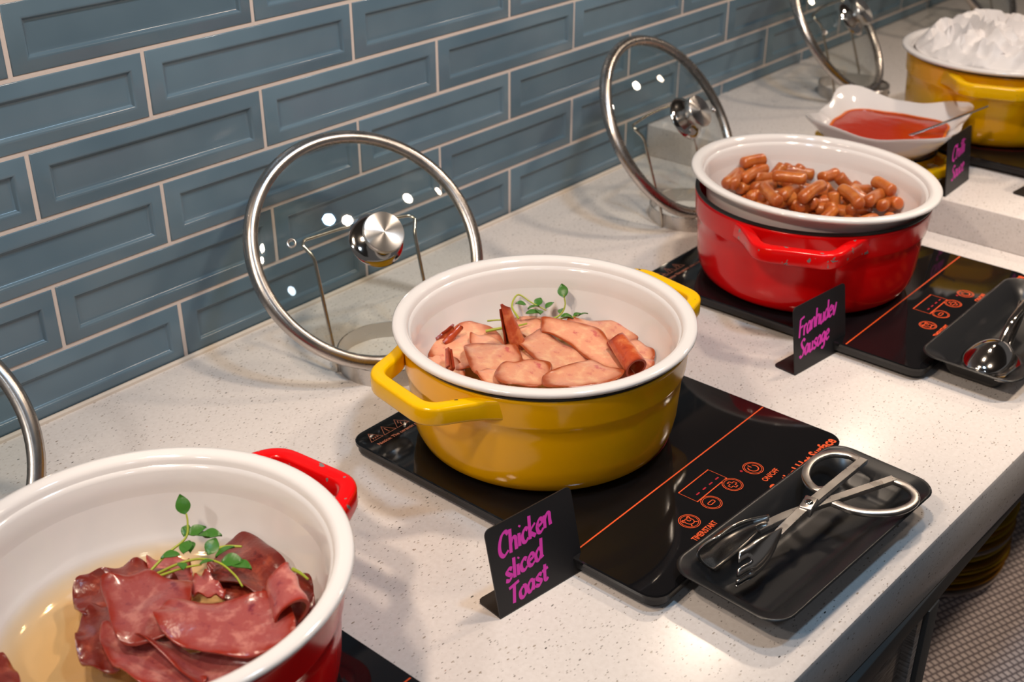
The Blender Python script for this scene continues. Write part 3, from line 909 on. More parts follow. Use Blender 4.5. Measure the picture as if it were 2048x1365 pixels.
table_sign((0.0461, -0.6031), (0.1474, -0.6163), 0.0, 0.0855, 0.245, 'black table sign handwritten Chicken sliced Toast in pink',
           [('Chicken', 0.0100, 0.0530, 0.0215, 0.064), ('sliced', 0.0125, 0.0290, 0.0185, 0.046), ('Toast', 0.0120, 0.0065, 0.0175, 0.048)], 0.0042)
table_sign((0.594, -0.586), (0.698, -0.598), 0.0, 0.0845, 0.16, 'black table sign handwritten in two pink lines, the lower one reading Sausage',
           [('Franhudev', 0.0085, 0.0440, 0.0225, 0.076), ('Sausage', 0.0095, 0.0180, 0.0205, 0.060)], 0.0038)
table_sign((1.121, -0.534), (1.214, -0.531), PLH, 0.0855, 0.12, 'black table sign handwritten Chilli Sauce in pink',
           [('Chilli', 0.018, 0.046, 0.022, 0.050), ('Sauce', 0.020, 0.018, 0.020, 0.048)], 0.0032)
table_sign((1.196, -0.634), (1.295, -0.645), PLH, 0.085, 0.12, 'black table sign cut off by the right border',
           [('v', 0.003, 0.052, 0.026, 0.02)], 0.0042)

# ------------------------------------------------------------------ black serving trays
def tray(loc, rz, label, w=0.284, d=0.119):
    e = mk('serving_tray', *tray_part(w, d), M['black'], None, smooth=60)
    e.location = loc; e.rotation_euler = (0, 0, rz)
    tag(e, label, 'tray')
    return e
def tray_part(w, d):
    def lp(ins, z, r): return [(x, y, z) for x, y in rrect(w - 2 * ins, d - 2 * ins, r, 8)]
    secs = [lp(0.034, 0.0, 0.008), lp(0.030, 0.0006, 0.010), lp(0.0245, 0.0080, 0.012), lp(0.0205, 0.0160, 0.014), lp(0.0165, 0.0205, 0.017), lp(0.008, 0.0250, 0.021), lp(0.002, 0.0280, 0.024), lp(0, 0.0292, 0.024), lp(0.0005, 0.0302, 0.024), lp(0.0018, 0.0305, 0.023), lp(0.0034, 0.0298, 0.022),
            lp(0.008, 0.0276, 0.020), lp(0.0160, 0.0232, 0.017), lp(0.0220, 0.0165, 0.014), lp(0.0280, 0.0085, 0.011), lp(0.0330, 0.0042, 0.009), lp(0.040, 0.0030, 0.006)]
    return loft(secs)
tray((0.3080, -0.7575, 0.0), R_(-3.2), 'black oblong serving tray holding the scissor tongs')
tray((0.8300, -0.7500, 0.0), R_(-0.5), 'black oblong serving tray holding the spoons at the right border')

# ------------------------------------------------------------------ scissor tongs
def tongs():
    e = empty('scissor_tongs', (0.300, -0.7600, 0.0032))
    tag(e, 'worn steel scissor tongs with spoon and fork ends lying in the black tray', 'tongs')
    O = Vector(e.location)
    L = lambda pts: [Vector(p) - O for p in pts]
    sec = rrect(0.0088, 0.0050, 0.0006, 1)
    zA, zB = 0.0440, 0.0385
    def Z(pts, z): return [(p[0], p[1], z) for p in pts]
    armA = [(0.4185, -0.7548, zA), (0.3700, -0.7526, zA), (0.3160, -0.7500, zA - 0.0005), (0.2930, -0.7492, zA - 0.002), (0.2700, -0.7470, zA - 0.007), (0.2580, -0.7455, zA - 0.010)]
    armB = [(0.4150, -0.7890, zB), (0.3700, -0.7705, zB), (0.3190, -0.7496, zB), (0.2950, -0.7400, zB), (0.2745, -0.7325, zB - 0.002), (0.2620, -0.7290, zB - 0.004)]
    a1 = mk('arm', *sweep(L(catmull(armA, 4)), sec, scale=lambda t: (1.1 - 0.2 * abs(t - .5) - 0.35 * max(0, t - .8) / .2, 1.0)), M['steel'], e, smooth=25)
    a2 = mk('arm', *sweep(L(catmull(armB, 4)), sec, scale=lambda t: (1.1 - 0.2 * abs(t - .5) - 0.35 * max(0, t - .8) / .2, 1.0)), M['steel'], e, smooth=25)
    la = [(0.4165, -0.7525), (0.4180, -0.7390), (0.4075, -0.7235), (0.3860, -0.7170), (0.3640, -0.7210), (0.3505, -0.7305), (0.3440, -0.7430), (0.3500, -0.7505)]
    lb = [(0.4135, -0.7885), (0.4125, -0.8030), (0.4035, -0.8165), (0.3885, -0.8205), (0.3680, -0.8140), (0.3520, -0.7990), (0.3435, -0.7830), (0.3420, -0.7600)]
    lsec = rrect(0.0080, 0.0050, 0.0012, 2)
    mk('finger_loop', *sweep(L(catmull(Z(la, zA - 0.001), 6)), lsec), M['steel'], a1, smooth=50)
    mk('finger_loop', *sweep(L(catmull(Z(lb, zB - 0.0005), 6)), lsec), M['steel'], a2, smooth=50)
    piv = Vector((0.3155, -0.7500, zA + 0.0025)) - O
    mk('pivot_plate', *xf(box(-0.0105, 0.0105, -0.0062, 0.0062, -0.0085, 0.0012, 0.0012), Matrix.Translation(piv) @ Matrix.Rotation(R_(10), 4, 'Z')), M['steel'], e)
    sc = mk('pivot_screw', *xf(lathe([(0.0042, 0.0005), (0.0042, 0.0016), (0.0034, 0.0024), (0.0016, 0.0027), (0, 0.0022)], 24), Matrix.Translation(piv)), M['polish'], e, smooth=40)
    # heads: curved upright blades, one spoon shaped and one forked
    def head(p_root, p_tip, bulge, ztop, zbot, fork, name):
        root, tip = Vector((*p_root, 0)) - Vector((O.x, O.y, 0)), Vector((*p_tip, 0)) - Vector((O.x, O.y, 0))
        ax = tip - root
        side = Vector((-ax.y, ax.x, 0)).normalized()
        nu, nv = 26, 13
        V, F = [], []
        idx = {}
        for i in range(nu):
            u = i / (nu - 1)
            # half height of blade along its length
            hh = 0.16 + 0.84 * math.sin(min(1, u * 1.55) * math.pi / 2) ** 1.1
            for j in range(nv):
                v = j / (nv - 1) * 2 - 1
                zc = (ztop + zbot) / 2 + (0.010) * (1 - u) ** 2
                zz = zc + v * hh * (ztop - zbot) / 2
                uu = u
                if u > 0.6: uu = u - 0.16 * (u - 0.6) / 0.4 * (v * v)
                off = bulge * math.sin(min(1, u * 1.2) * math.pi * 0.62) * (1 - 0.75 * v * v)
                V.append(root + ax * uu + side * off + Vector((0, 0, zz - O.z)))
        for i in range(nu - 1):
            for j in range(nv - 1):
                if fork and i > nu * 0.72 and j in (3, 6, 9): continue
                F.append((i * nv + j, i * nv + j + 1, (i + 1) * nv + j + 1, (i + 1) * nv + j))
        o = mk(name, V, F, M['headsteel'], e, smooth=60)
        md = o.modifiers.new('thick', 'SOLIDIFY'); md.thickness = 0.0022; md.offset = 0
        return o
    head((0.2745, -0.7318), (0.1960, -0.7200), -0.017, 0.0530, 0.0145, False, 'spoon_head')
    head((0.2700, -0.7482), (0.1960, -0.7345), 0.016, 0.0500, 0.0105, True, 'fork_head')
    return e
tongs()

# ------------------------------------------------------------------ spoons
def spoon_mesh(bl, bw, depth, handle, hw=0.005, th=0.0016, neck_up=0.012):
    """bowl centred at origin, concave up; handle along +x. handle: list of (x,z)"""
    nu, nv = 20, 14
    V, F = [], []
    for i in range(nu + 1):
        u = -1 + 2 * i / nu
        wv = math.sqrt(max(0.0, 1 - abs(u) ** 2.2)) * (1.0 - 0.12 * u)
        wv = max(wv, 0.10 if u > 0 else 0.02)
        for j in range(nv + 1):
            v = -1 + 2 * j / nv
            y = v * wv * bw / 2
            zz = -depth * max(0, (1 - u * u)) ** 0.7 * (1 - v * v) ** 0.8
            V.append(Vector((u * bl / 2, y, zz)))
    for i in range(nu):
        for j in range(nv):
            F.append((i * (nv + 1) + j, i * (nv + 1) + j + 1, (i + 1) * (nv + 1) + j + 1, (i + 1) * (nv + 1) + j))
    path = catmull([(bl / 2 - 0.004, 0, 0)] + [(x, 0, z) for x, z in handle], 6)
    hv = sweep(path, rrect(hw * 2, 0.0026, 0.0012, 2), scale=lambda t: (0.55 + 0.75 * t, 1))
    return (V, F), hv

def spoon(name, mtx, label, group=None, **k):
    b, h = spoon_mesh(**k)
    e = bpy.data.objects.new(name, None); e.empty_display_size = 0.02; link(e)
    e.matrix_world = mtx
    tag(e, label, 'spoon', group)
    o = mk('spoon_bowl', *b, M['polish'], e, smooth=70)
    md = o.modifiers.new('thick', 'SOLIDIFY'); md.thickness = 0.0014; md.offset = 0
    mk('spoon_handle', *h, M['polish'], e, smooth=50)
    return e
HAM_MID = {'m0': [[0.3832, -0.3316, 0.082], [0.3941, -0.339, 0.082], [0.4065, -0.3534, 0.082], [0.4046, -0.3672, 0.082], [0.3948, -0.3872, 0.082], [0.3772, -0.3974, 0.082], [0.3572, -0.3841, 0.082], [0.3482, -0.3636, 0.082], [0.3619, -0.3437, 0.082]], 'm1': [[0.2321, -0.3359, 0.086], [0.2453, -0.3374, 0.086], [0.2487, -0.3644, 0.086], [0.2372, -0.3869, 0.086], [0.215, -0.3959, 0.086], [0.2166, -0.363, 0.086]], 'm2': [[0.249, -0.3142, 0.088], [0.2634, -0.3117, 0.088], [0.2921, -0.3156, 0.088], [0.3171, -0.3236, 0.088], [0.3227, -0.3412, 0.088], [0.318, -0.3656, 0.088], [0.2988, -0.3864, 0.088], [0.2669, -0.3911, 0.088], [0.2379, -0.3843, 0.088], [0.2291, -0.365, 0.088], [0.2339, -0.3342, 0.088]], 'm3': [[0.385, -0.4047, 0.088], [0.4039, -0.4114, 0.088], [0.4168, -0.4306, 0.088], [0.4301, -0.4512, 0.088], [0.4248, -0.4701, 0.088], [0.4154, -0.4815, 0.088], [0.3982, -0.4745, 0.088], [0.3856, -0.4541, 0.088], [0.3755, -0.4277, 0.088]], 'm4': [[0.3887, -0.4741, 0.087], [0.408, -0.4822, 0.087], [0.4034, -0.5055, 0.087], [0.3917, -0.5199, 0.087], [0.3757, -0.5196, 0.087], [0.3668, -0.5047, 0.087], [0.3713, -0.4869, 0.087]], 'm5': [[0.3471, -0.3586, 0.092], [0.3578, -0.3635, 0.092], [0.3662, -0.3884, 0.092], [0.351, -0.4106, 0.092], [0.3272, -0.4166, 0.092], [0.3228, -0.3971, 0.092], [0.3329, -0.3747, 0.092]], 'm6': [[0.2863, -0.3478, 0.093], [0.2949, -0.3481, 0.093], [0.3044, -0.3617, 0.093], [0.2998, -0.3875, 0.093], [0.2888, -0.4029, 0.093], [0.273, -0.3936, 0.093], [0.2686, -0.37, 0.093]], 'm7': [[0.2571, -0.3659, 0.098], [0.2683, -0.3625, 0.098], [0.2816, -0.3781, 0.098], [0.2938, -0.3947, 0.098], [0.2959, -0.4064, 0.098], [0.2779, -0.4312, 0.098], [0.2589, -0.44, 0.098], [0.2397, -0.4306, 0.098], [0.2261, -0.4127, 0.098], [0.2364, -0.3918, 0.098]], 'm8': [[0.3015, -0.4017, 0.099], [0.3121, -0.4022, 0.099], [0.334, -0.4012, 0.099], [0.3384, -0.4112, 0.099], [0.3349, -0.4406, 0.099], [0.3314, -0.4783, 0.099], [0.3157, -0.4957, 0.099], [0.2869, -0.4967, 0.099], [0.2748, -0.4742, 0.099], [0.2836, -0.4451, 0.099], [0.2946, -0.4171, 0.099]], 'm9': [[0.3414, -0.4028, 0.105], [0.3484, -0.4009, 0.105], [0.3605, -0.42, 0.105], [0.3716, -0.4453, 0.105], [0.3699, -0.4652, 0.105], [0.3529, -0.4925, 0.105], [0.3394, -0.513, 0.105], [0.325, -0.527, 0.105], [0.3154, -0.5202, 0.105], [0.3186, -0.4933, 0.105], [0.3294, -0.4559, 0.105], [0.3325, -0.4216, 0.105], [0.3321, -0.4115, 0.105]], 'm10': [[0.2221, -0.4154, 0.1], [0.2343, -0.4167, 0.1], [0.2456, -0.4255, 0.1], [0.2444, -0.4414, 0.1], [0.228, -0.4519, 0.1], [0.2155, -0.4373, 0.1]], 'm11': [[0.2292, -0.4344, 0.104], [0.2545, -0.427, 0.104], [0.2665, -0.4409, 0.104], [0.2841, -0.4593, 0.104], [0.2758, -0.4715, 0.104], [0.2499, -0.4837, 0.104], [0.2274, -0.4741, 0.104], [0.2173, -0.454, 0.104]], 'm12': [[0.2539, -0.4769, 0.106], [0.2706, -0.4793, 0.106], [0.2984, -0.4857, 0.106], [0.3185, -0.4915, 0.106], [0.3171, -0.5119, 0.106], [0.3189, -0.5314, 0.106], [0.2936, -0.5398, 0.106], [0.2581, -0.519, 0.106], [0.2408, -0.4948, 0.106]], 'm13': [[0.3306, -0.5164, 0.097], [0.3581, -0.5174, 0.097], [0.3708, -0.5277, 0.097], [0.3592, -0.541, 0.097], [0.3315, -0.5434, 0.097], [0.3142, -0.5319, 0.097]], 'm14': [[0.2936, -0.4065, 0.094], [0.2997, -0.409, 0.094], [0.2939, -0.4253, 0.094], [0.2952, -0.4449, 0.094], [0.2816, -0.4469, 0.094], [0.2789, -0.4304, 0.094]]}
HAM_FRONT = {'f0': [[-0.1589, -0.394, 0.08], [-0.1465, -0.4006, 0.08], [-0.1368, -0.4138, 0.08], [-0.1417, -0.4311, 0.08], [-0.1544, -0.446, 0.08], [-0.1692, -0.4433, 0.08], [-0.1709, -0.4195, 0.08]], 'f1': [[-0.1004, -0.4265, 0.085], [-0.09, -0.4313, 0.085], [-0.0852, -0.4561, 0.085], [-0.0916, -0.4837, 0.085], [-0.094, -0.5034, 0.085], [-0.089, -0.5166, 0.085], [-0.099, -0.5339, 0.085], [-0.1155, -0.5358, 0.085], [-0.1249, -0.5144, 0.085], [-0.1344, -0.4928, 0.085], [-0.1446, -0.4666, 0.085], [-0.1318, -0.4445, 0.085]], 'f2': [[-0.2228, -0.3846, 0.084], [-0.2047, -0.3765, 0.084], [-0.1921, -0.3874, 0.084], [-0.1714, -0.3889, 0.084], [-0.1605, -0.4054, 0.084], [-0.1569, -0.4321, 0.084], [-0.1716, -0.4477, 0.084], [-0.1956, -0.4409, 0.084], [-0.2197, -0.4301, 0.084], [-0.2345, -0.4162, 0.084]], 'f3': [[-0.2521, -0.4385, 0.082], [-0.2393, -0.4206, 0.082], [-0.2194, -0.4131, 0.082], [-0.2154, -0.4282, 0.082], [-0.23, -0.461, 0.082], [-0.2445, -0.488, 0.082], [-0.2567, -0.4769, 0.082], [-0.2615, -0.459, 0.082]], 'f4': [[-0.1263, -0.5232, 0.085], [-0.111, -0.5306, 0.085], [-0.1076, -0.545, 0.085], [-0.13, -0.5661, 0.085], [-0.1566, -0.5797, 0.085], [-0.1703, -0.5699, 0.085], [-0.151, -0.5417, 0.085]], 'f5': [[-0.2378, -0.4491, 0.088], [-0.2247, -0.4546, 0.088], [-0.2198, -0.4924, 0.088], [-0.2133, -0.5309, 0.088], [-0.2161, -0.553, 0.088], [-0.2385, -0.5429, 0.088], [-0.2522, -0.511, 0.088], [-0.2492, -0.477, 0.088]], 'f6': [[-0.1949, -0.5291, 0.087], [-0.1724, -0.5459, 0.087], [-0.1563, -0.5709, 0.087], [-0.1675, -0.5885, 0.087], [-0.1933, -0.5939, 0.087], [-0.2133, -0.5648, 0.087]], 'f7': [[-0.2288, -0.4826, 0.094], [-0.2152, -0.4921, 0.094], [-0.2095, -0.5176, 0.094], [-0.1898, -0.5466, 0.094], [-0.1807, -0.5664, 0.094], [-0.1904, -0.5762, 0.094], [-0.2104, -0.569, 0.094], [-0.2242, -0.5516, 0.094], [-0.227, -0.5186, 0.094]], 'f8': [[-0.1595, -0.4588, 0.096], [-0.1521, -0.4638, 0.096], [-0.1513, -0.4826, 0.096], [-0.1531, -0.4946, 0.096], [-0.1645, -0.4951, 0.096], [-0.1738, -0.4809, 0.096]], 'f9': [[-0.2148, -0.4197, 0.102], [-0.2014, -0.4282, 0.102], [-0.1829, -0.4319, 0.102], [-0.1799, -0.4533, 0.102], [-0.1636, -0.4633, 0.102], [-0.1731, -0.4787, 0.102], [-0.1883, -0.4948, 0.102], [-0.2141, -0.5069, 0.102], [-0.2361, -0.4906, 0.102], [-0.2388, -0.475, 0.102], [-0.2258, -0.4446, 0.102]], 'f10': [[-0.2147, -0.491, 0.108], [-0.2036, -0.4811, 0.108], [-0.1899, -0.4837, 0.108], [-0.17, -0.5, 0.108], [-0.1584, -0.5202, 0.108], [-0.1394, -0.5356, 0.108], [-0.1375, -0.5513, 0.108], [-0.1504, -0.5754, 0.108], [-0.1633, -0.5885, 0.108], [-0.1813, -0.5737, 0.108], [-0.2015, -0.5599, 0.108], [-0.2138, -0.5358, 0.108], [-0.2205, -0.5126, 0.108]], 'f11': [[-0.174, -0.5403, 0.122], [-0.1658, -0.5433, 0.122], [-0.1482, -0.5439, 0.122], [-0.1384, -0.5453, 0.122], [-0.1422, -0.561, 0.122], [-0.1599, -0.5884, 0.122], [-0.1687, -0.5905, 0.122], [-0.1834, -0.587, 0.122], [-0.189, -0.579, 0.122], [-0.1834, -0.5611, 0.122]], 'f12': [[-0.3066, -0.4063, 0.078], [-0.2952, -0.4023, 0.078], [-0.2933, -0.4155, 0.078], [-0.2995, -0.4402, 0.078], [-0.3096, -0.4447, 0.078], [-0.3205, -0.432, 0.078]], 'f13': [[-0.1354, -0.4459, 0.08], [-0.1195, -0.4531, 0.08], [-0.1108, -0.4745, 0.08], [-0.1139, -0.5003, 0.08], [-0.1278, -0.5126, 0.08], [-0.1427, -0.4953, 0.08], [-0.1471, -0.469, 0.08]]}
SAUSAGES = [[0.8507, -0.3104, 0.119, 0.7868, -0.3575, 0.119], [0.9108, -0.316, 0.129, 0.8479, -0.3398, 0.129], [0.8825, -0.308, 0.115, 0.8524, -0.323, 0.115], [0.8406, -0.3476, 0.119, 0.791, -0.3665, 0.119], [0.902, -0.3345, 0.117, 0.8205, -0.3636, 0.117], [0.927, -0.3385, 0.111, 0.8902, -0.3506, 0.111], [0.9434, -0.3482, 0.111, 0.9113, -0.3572, 0.111], [0.9574, -0.3656, 0.109, 0.9271, -0.3673, 0.109], [0.8543, -0.3891, 0.121, 0.8732, -0.4326, 0.121], [0.9043, -0.3798, 0.113, 0.9332, -0.4135, 0.113], [0.9107, -0.4357, 0.113, 0.9579, -0.4379, 0.113], [0.8487, -0.3633, 0.113, 0.8707, -0.3759, 0.113], [0.9332, -0.4546, 0.109, 0.9457, -0.476, 0.109], [0.9107, -0.4841, 0.107, 0.95, -0.5048, 0.107], [0.973, -0.5075, 0.116, 0.9185, -0.5365, 0.116], [0.8124, -0.3647, 0.109, 0.8147, -0.384, 0.109], [0.8241, -0.3784, 0.109, 0.852, -0.3941, 0.109], [0.8202, -0.3969, 0.117, 0.7828, -0.4419, 0.117], [0.8217, -0.425, 0.109, 0.8583, -0.4267, 0.109], [0.8107, -0.4587, 0.117, 0.8767, -0.4545, 0.117], [0.8805, -0.4797, 0.117, 0.8422, -0.5267, 0.117], [0.9051, -0.4857, 0.108, 0.8826, -0.5162, 0.108], [0.8672, -0.5252, 0.113, 0.9089, -0.5259, 0.113], [0.8798, -0.5405, 0.109, 0.9118, -0.5502, 0.109], [0.9479, -0.54, 0.107, 0.9257, -0.5627, 0.107], [0.9323, -0.531, 0.103, 0.9451, -0.5377, 0.103], [0.8664, -0.4779, 0.105, 0.8383, -0.4926, 0.105], [0.8319, -0.4613, 0.107, 0.8339, -0.4754, 0.107], [0.8149, -0.4535, 0.105, 0.824, -0.4681, 0.105], [0.8345, -0.4882, 0.105, 0.8387, -0.5009, 0.105], [0.8429, -0.5132, 0.107, 0.8662, -0.5287, 0.107], [0.9231, -0.5601, 0.105, 0.9456, -0.5623, 0.105], [0.816, -0.3953, 0.103, 0.8158, -0.4112, 0.103], [0.8826, -0.3982, 0.101, 0.8968, -0.4062, 0.101], [0.9083, -0.4453, 0.101, 0.8938, -0.4619, 0.101], [0.8185, -0.3828, 0.099, 0.8104, -0.4058, 0.099], [0.9972, -0.4723, 0.097, 0.9693, -0.4749, 0.097]]
SHOOT_MID = [[0.3539, -0.3466, 0.1], [0.3817, -0.3391, 0.1], [0.3764, -0.3517, 0.1], [0.3778, -0.3587, 0.1], [0.3845, -0.3612, 0.1], [0.3853, -0.3726, 0.1], [0.4092, -0.3712, 0.1], [0.392, -0.391, 0.1], [0.3831, -0.3962, 0.1], [0.395, -0.4023, 0.1], [0.4027, -0.4061, 0.1], [0.3248, -0.3334, 0.1], [0.3365, -0.3495, 0.1], [0.3045, -0.3476, 0.1], [0.3182, -0.3636, 0.1], [0.3507, -0.3635, 0.1], [0.3482, -0.3555, 0.1]]
SHOOT_FRONT = [[-0.1766, -0.4116, 0.1], [-0.1346, -0.4125, 0.1], [-0.1258, -0.3948, 0.1], [-0.1279, -0.4164, 0.1], [-0.1253, -0.4312, 0.1], [-0.1165, -0.4297, 0.1], [-0.1397, -0.4222, 0.1], [-0.173, -0.4195, 0.1], [-0.1517, -0.4387, 0.1], [-0.1325, -0.4459, 0.1], [-0.1327, -0.4737, 0.1], [-0.1433, -0.5183, 0.1], [-0.1435, -0.4631, 0.1], [-0.1523, -0.4267, 0.1], [-0.112, -0.4289, 0.1], [-0.1058, -0.444, 0.1], [-0.1041, -0.5198, 0.1], [-0.1047, -0.5063, 0.1], [-0.26, -0.5165, 0.1], [-0.2405, -0.5392, 0.1]]

# spoons in the right-hand tray
mt = Matrix.Translation((0.742, -0.7560, 0.0255)) @ Matrix.Rotation(R_(4), 4, 'Z') @ Matrix.Rotation(R_(180), 4, 'X') @ Matrix.Rotation(R_(2), 4, 'Y')
spoon('serving_spoon', mt, 'steel serving spoon turned face down on top in the right-hand tray', bl=0.088, bw=0.054, depth=0.015, handle=[(0.052, -0.004), (0.075, -0.012), (0.11, -0.012), (0.160, -0.010)])
mt = Matrix.Translation((0.748, -0.7700, 0.0180)) @ Matrix.Rotation(R_(12), 4, 'Z')
spoon('serving_spoon', mt, 'lower steel serving spoon lying face up under the other in the right-hand tray', bl=0.082, bw=0.050, depth=0.0135, handle=[(0.050, 0.002), (0.075, 0.006), (0.11, 0.010), (0.15, 0.016)])

# ------------------------------------------------------------------ ham slices
def set_edge(me, vals):
    at = me.attributes.new('edge', 'FLOAT', 'POINT')
    at.data.foreach_set('value', vals)

def ham_slice(outline, mat, label, seed, group, wob=0.0035, dome=0.004, th=0.0026, curl=0.003, tilt=(0, 0), ruffle=0.0, nr=5, cat='ham slice', name='ham_slice'):
    pts = catmull(outline, 6, True)
    n = len(pts)
    c = sum((Vector(p) for p in outline), Vector()) / len(outline)
    rings = 9
    V, vals = [], []
    off = Vector((seed * 3.7, seed * 1.3, seed * 0.7))
    ph = seed * 1.9
    def h(p, t, ang):
        q = (p - c)
        z = dome * (1 - t * t)
        z += wob * noise.noise(Vector((q.x * 28, q.y * 28, 0)) + off) * 1.4
        z += curl * max(0, math.sin(2 * ang + ph)) * t ** 3
        z -= dome * 0.6 * t ** 4
        z += ruffle * math.sin(ang * nr + ph) * t ** 4
        z += tilt[0] * q.x + tilt[1] * q.y
        return z
    F = []
    for layer in (0, 1):
        dz = th / 2 if layer == 0 else -th / 2
        base = len(V)
        cc = c.copy(); V.append(Vector((cc.x, cc.y, cc.z + h(c, 0, 0) + dz)) - c); vals.append(0.0)
        for k in range(1, rings + 1):
            t = 1 - (1 - k / rings) ** 1.5
            for i, p in enumerate(pts):
                ang = 2 * math.pi * i / n
                rag = 1 + 0.012 * noise.noise(Vector((math.cos(ang) * 5, math.sin(ang) * 5, seed)))
                q = c + (p - c) * t * (rag if k == rings else 1)
                sh = dz * (0.55 if k == rings else 1.0)
                V.append(Vector((q.x, q.y, c.z + h(q, t, ang) + sh)) - c); vals.append(t)
        for i in range(n):
            j = (i + 1) % n
            F.append((base, base + 1 + i, base + 1 + j))
            for k in range(rings - 1):
                a = base + 1 + k * n
                F.append((a + i, a + n + i, a + n + j, a + j))
    half = len(V) // 2
    la, lb = half - n, 2 * half - n
    for i in range(n):
        j = (i + 1) % n
        F.append((la + i, lb + i, lb + j, la + j))
    o = mk(name, V, F, mat, None, smooth=75)
    o.location = c
    set_edge(o.data, vals)
    tag(o, label, cat, group)
    return o

def rolled_slice(p0, p1, r0, r1, turns, width_ang, mat, label, group, seed=1, th=0.0024, squash=1.0):
    """a slice rolled into a tapering scroll from p0 to p1"""
    p0, p1 = Vector(p0), Vector(p1)
    ax = (p1 - p0); ln = ax.length; ax.normalize()
    u = ax.orthogonal().normalized(); v = ax.cross(u)
    nu, nv = 34, 14
    V, vals = [], []
    for layer in (0, 1):
        for i in range(nu):
            a = i / (nu - 1)
            ang = width_ang + a * turns * 2 * math.pi
            for j in range(nv):
                b = j / (nv - 1)
                r = (r0 * (1 - b) + r1 * b) * (0.45 + 0.55 * a) * (1 + 0.12 * noise.noise(Vector((a * 4, b * 4, seed))))
                r += th / 2 if layer == 0 else -th / 2
                bb = b * (1 - 0.10 * math.sin(a * math.pi * 2 + seed)) + 0.05 * math.sin(a * 3 + seed)
                V.append(ax * (bb * ln) + u * (r * math.cos(ang)) + v * (r * math.sin(ang) * squash))
                vals.append(max(abs(2 * a - 1), abs(2 * b - 1)) ** 1.5)
    F = []
    half = nu * nv
    for layer in (0, 1):
        s = layer * half
        for i in range(nu - 1):
            for j in range(nv - 1):
                F.append((s + i * nv + j, s + i * nv + j + 1, s + (i + 1) * nv + j + 1, s + (i + 1) * nv + j))
    bd = [i * nv for i in range(nu)] + [(nu - 1) * nv + j for j in range(1, nv)] + [i * nv + nv - 1 for i in range(nu - 2, -1, -1)] + [j for j in range(nv - 2, 0, -1)]
    for a, b in zip(bd, bd[1:] + bd[:1]):
        F.append((a, b, b + half, a + half))
    o = mk('ham_slice', V, F, mat, None, smooth=75)
    o.location = p0
    set_edge(o.data, vals)
    tag(o, label, 'ham slice', group)
    return o

GM, GF = 'chicken ham slices in the yellow casserole', 'fried ham slices in the front bowl'
LM = {
 'm0': 'wet chicken ham slice at the back under the pea shoots', 'm1': 'low chicken ham slice at the far left front under the big left slice',
 'm2': 'large chicken ham slice at the left of the yellow casserole', 'm3': 'chicken ham slice with curled end at the back right of the yellow casserole',
 'm4': 'chicken ham slice touching the right wall of the bowl', 'm5': 'chicken ham slice right behind the upright brown roll',
 'm6': 'small chicken ham slice peeking out behind the front left slice', 'm7': 'rounded chicken ham slice at the front left with a dark lower edge',
 'm8': 'broad chicken ham slice in the middle of the yellow casserole', 'm9': 'long chicken ham slice lying diagonally right of the middle',
 'm10': 'narrow chicken ham slice against the front left rim', 'm11': 'chicken ham slice with folded right corner at the front rim',
 'm12': 'chicken ham slice with dark red spots at the front right rim', 'm13': 'reddish chicken ham slice under the brown fold at the right rim',
 'm14': 'small folded chicken ham slice tucked under the middle slice'}
for i, (k, o_) in enumerate(HAM_MID.items()):
    tl = {'m9': (0.10, 0.05), 'm2': (0.02, 0.06), 'm12': (-0.06, -0.05), 'm3': (0.05, 0.1)}.get(k, (0, 0.03))
    ham_slice(o_, M['ham'], LM[k], i + 1, GM, wob=0.0022, dome=0.0012, th=0.0020, curl=0.0035, ruffle=0.0010, nr=4 + i % 3, tilt=tl)
rolled_slice((0.3035, -0.4010, 0.094), (0.2960, -0.3900, 0.142), 0.0125, 0.0055, 1.25, 0.3, M['hamroll'], 'browned ham slice rolled up and standing upright', GM, 3)
rolled_slice((0.3250, -0.5400, 0.108), (0.3530, -0.4930, 0.116), 0.0165, 0.0120, 1.05, 2.2, M['hamroll'], 'browned ham slice folded over at the right of the yellow casserole', GM, 5, squash=0.8)
rolled_slice((0.2170, -0.3860, 0.098), (0.2370, -0.3640, 0.106), 0.006, 0.004, 0.7, 0.6, M['hamroll'], 'thin upright red crisp fold of ham near the left front', GM, 8)
rolled_slice((0.2610, -0.3310, 0.090), (0.2850, -0.3330, 0.102), 0.009, 0.006, 0.8, 1.0, M['hamroll'], 'small curled brown ham end behind the big left slice', GM, 9)

LF = {
 'f0': 'pale pink ham piece behind the pea shoots in the front bowl', 'f1': 'large dark ham slice at the upper right of the front bowl',
 'f2': 'dark glossy ham slice at the left back of the front pile', 'f3': 'dark red ham piece at the left edge of the front pile',
 'f4': 'dark ham piece against the right wall of the front bowl', 'f5': 'ham slice at the bottom left of the front pile',
 'f6': 'orange red ham piece at the bottom right of the front bowl', 'f7': 'folded ham slice at the bottom middle of the front pile',
 'f8': 'small folded ham tip in the middle of the front pile', 'f9': 'purplish ham slice on top at the left of the front pile',
 'f10': 'long pink ham slice on top in the centre of the front pile', 'f11': 'curled ham flap on top at the right of the front pile',
 'f12': 'separate ham piece at the lower left corner of the picture', 'f13': 'orange edged ham slice under the dark upper right slice'}
DK = {'f1', 'f2', 'f3', 'f4', 'f6', 'f12', 'f13'}
for i, (k, o_) in enumerate(HAM_FRONT.items()):
    if k == 'f11': continue
    ham_slice(o_, M['salami_dk'] if k in DK else M['salami'], LF[k], i + 21, GF, wob=0.006, dome=0.001, curl=0.006, th=0.0022, ruffle=0.0032, nr=5 + i % 3, tilt={'f10': (0.03, 0.02), 'f9': (0.0, 0.06)}.get(k, (0, 0)))
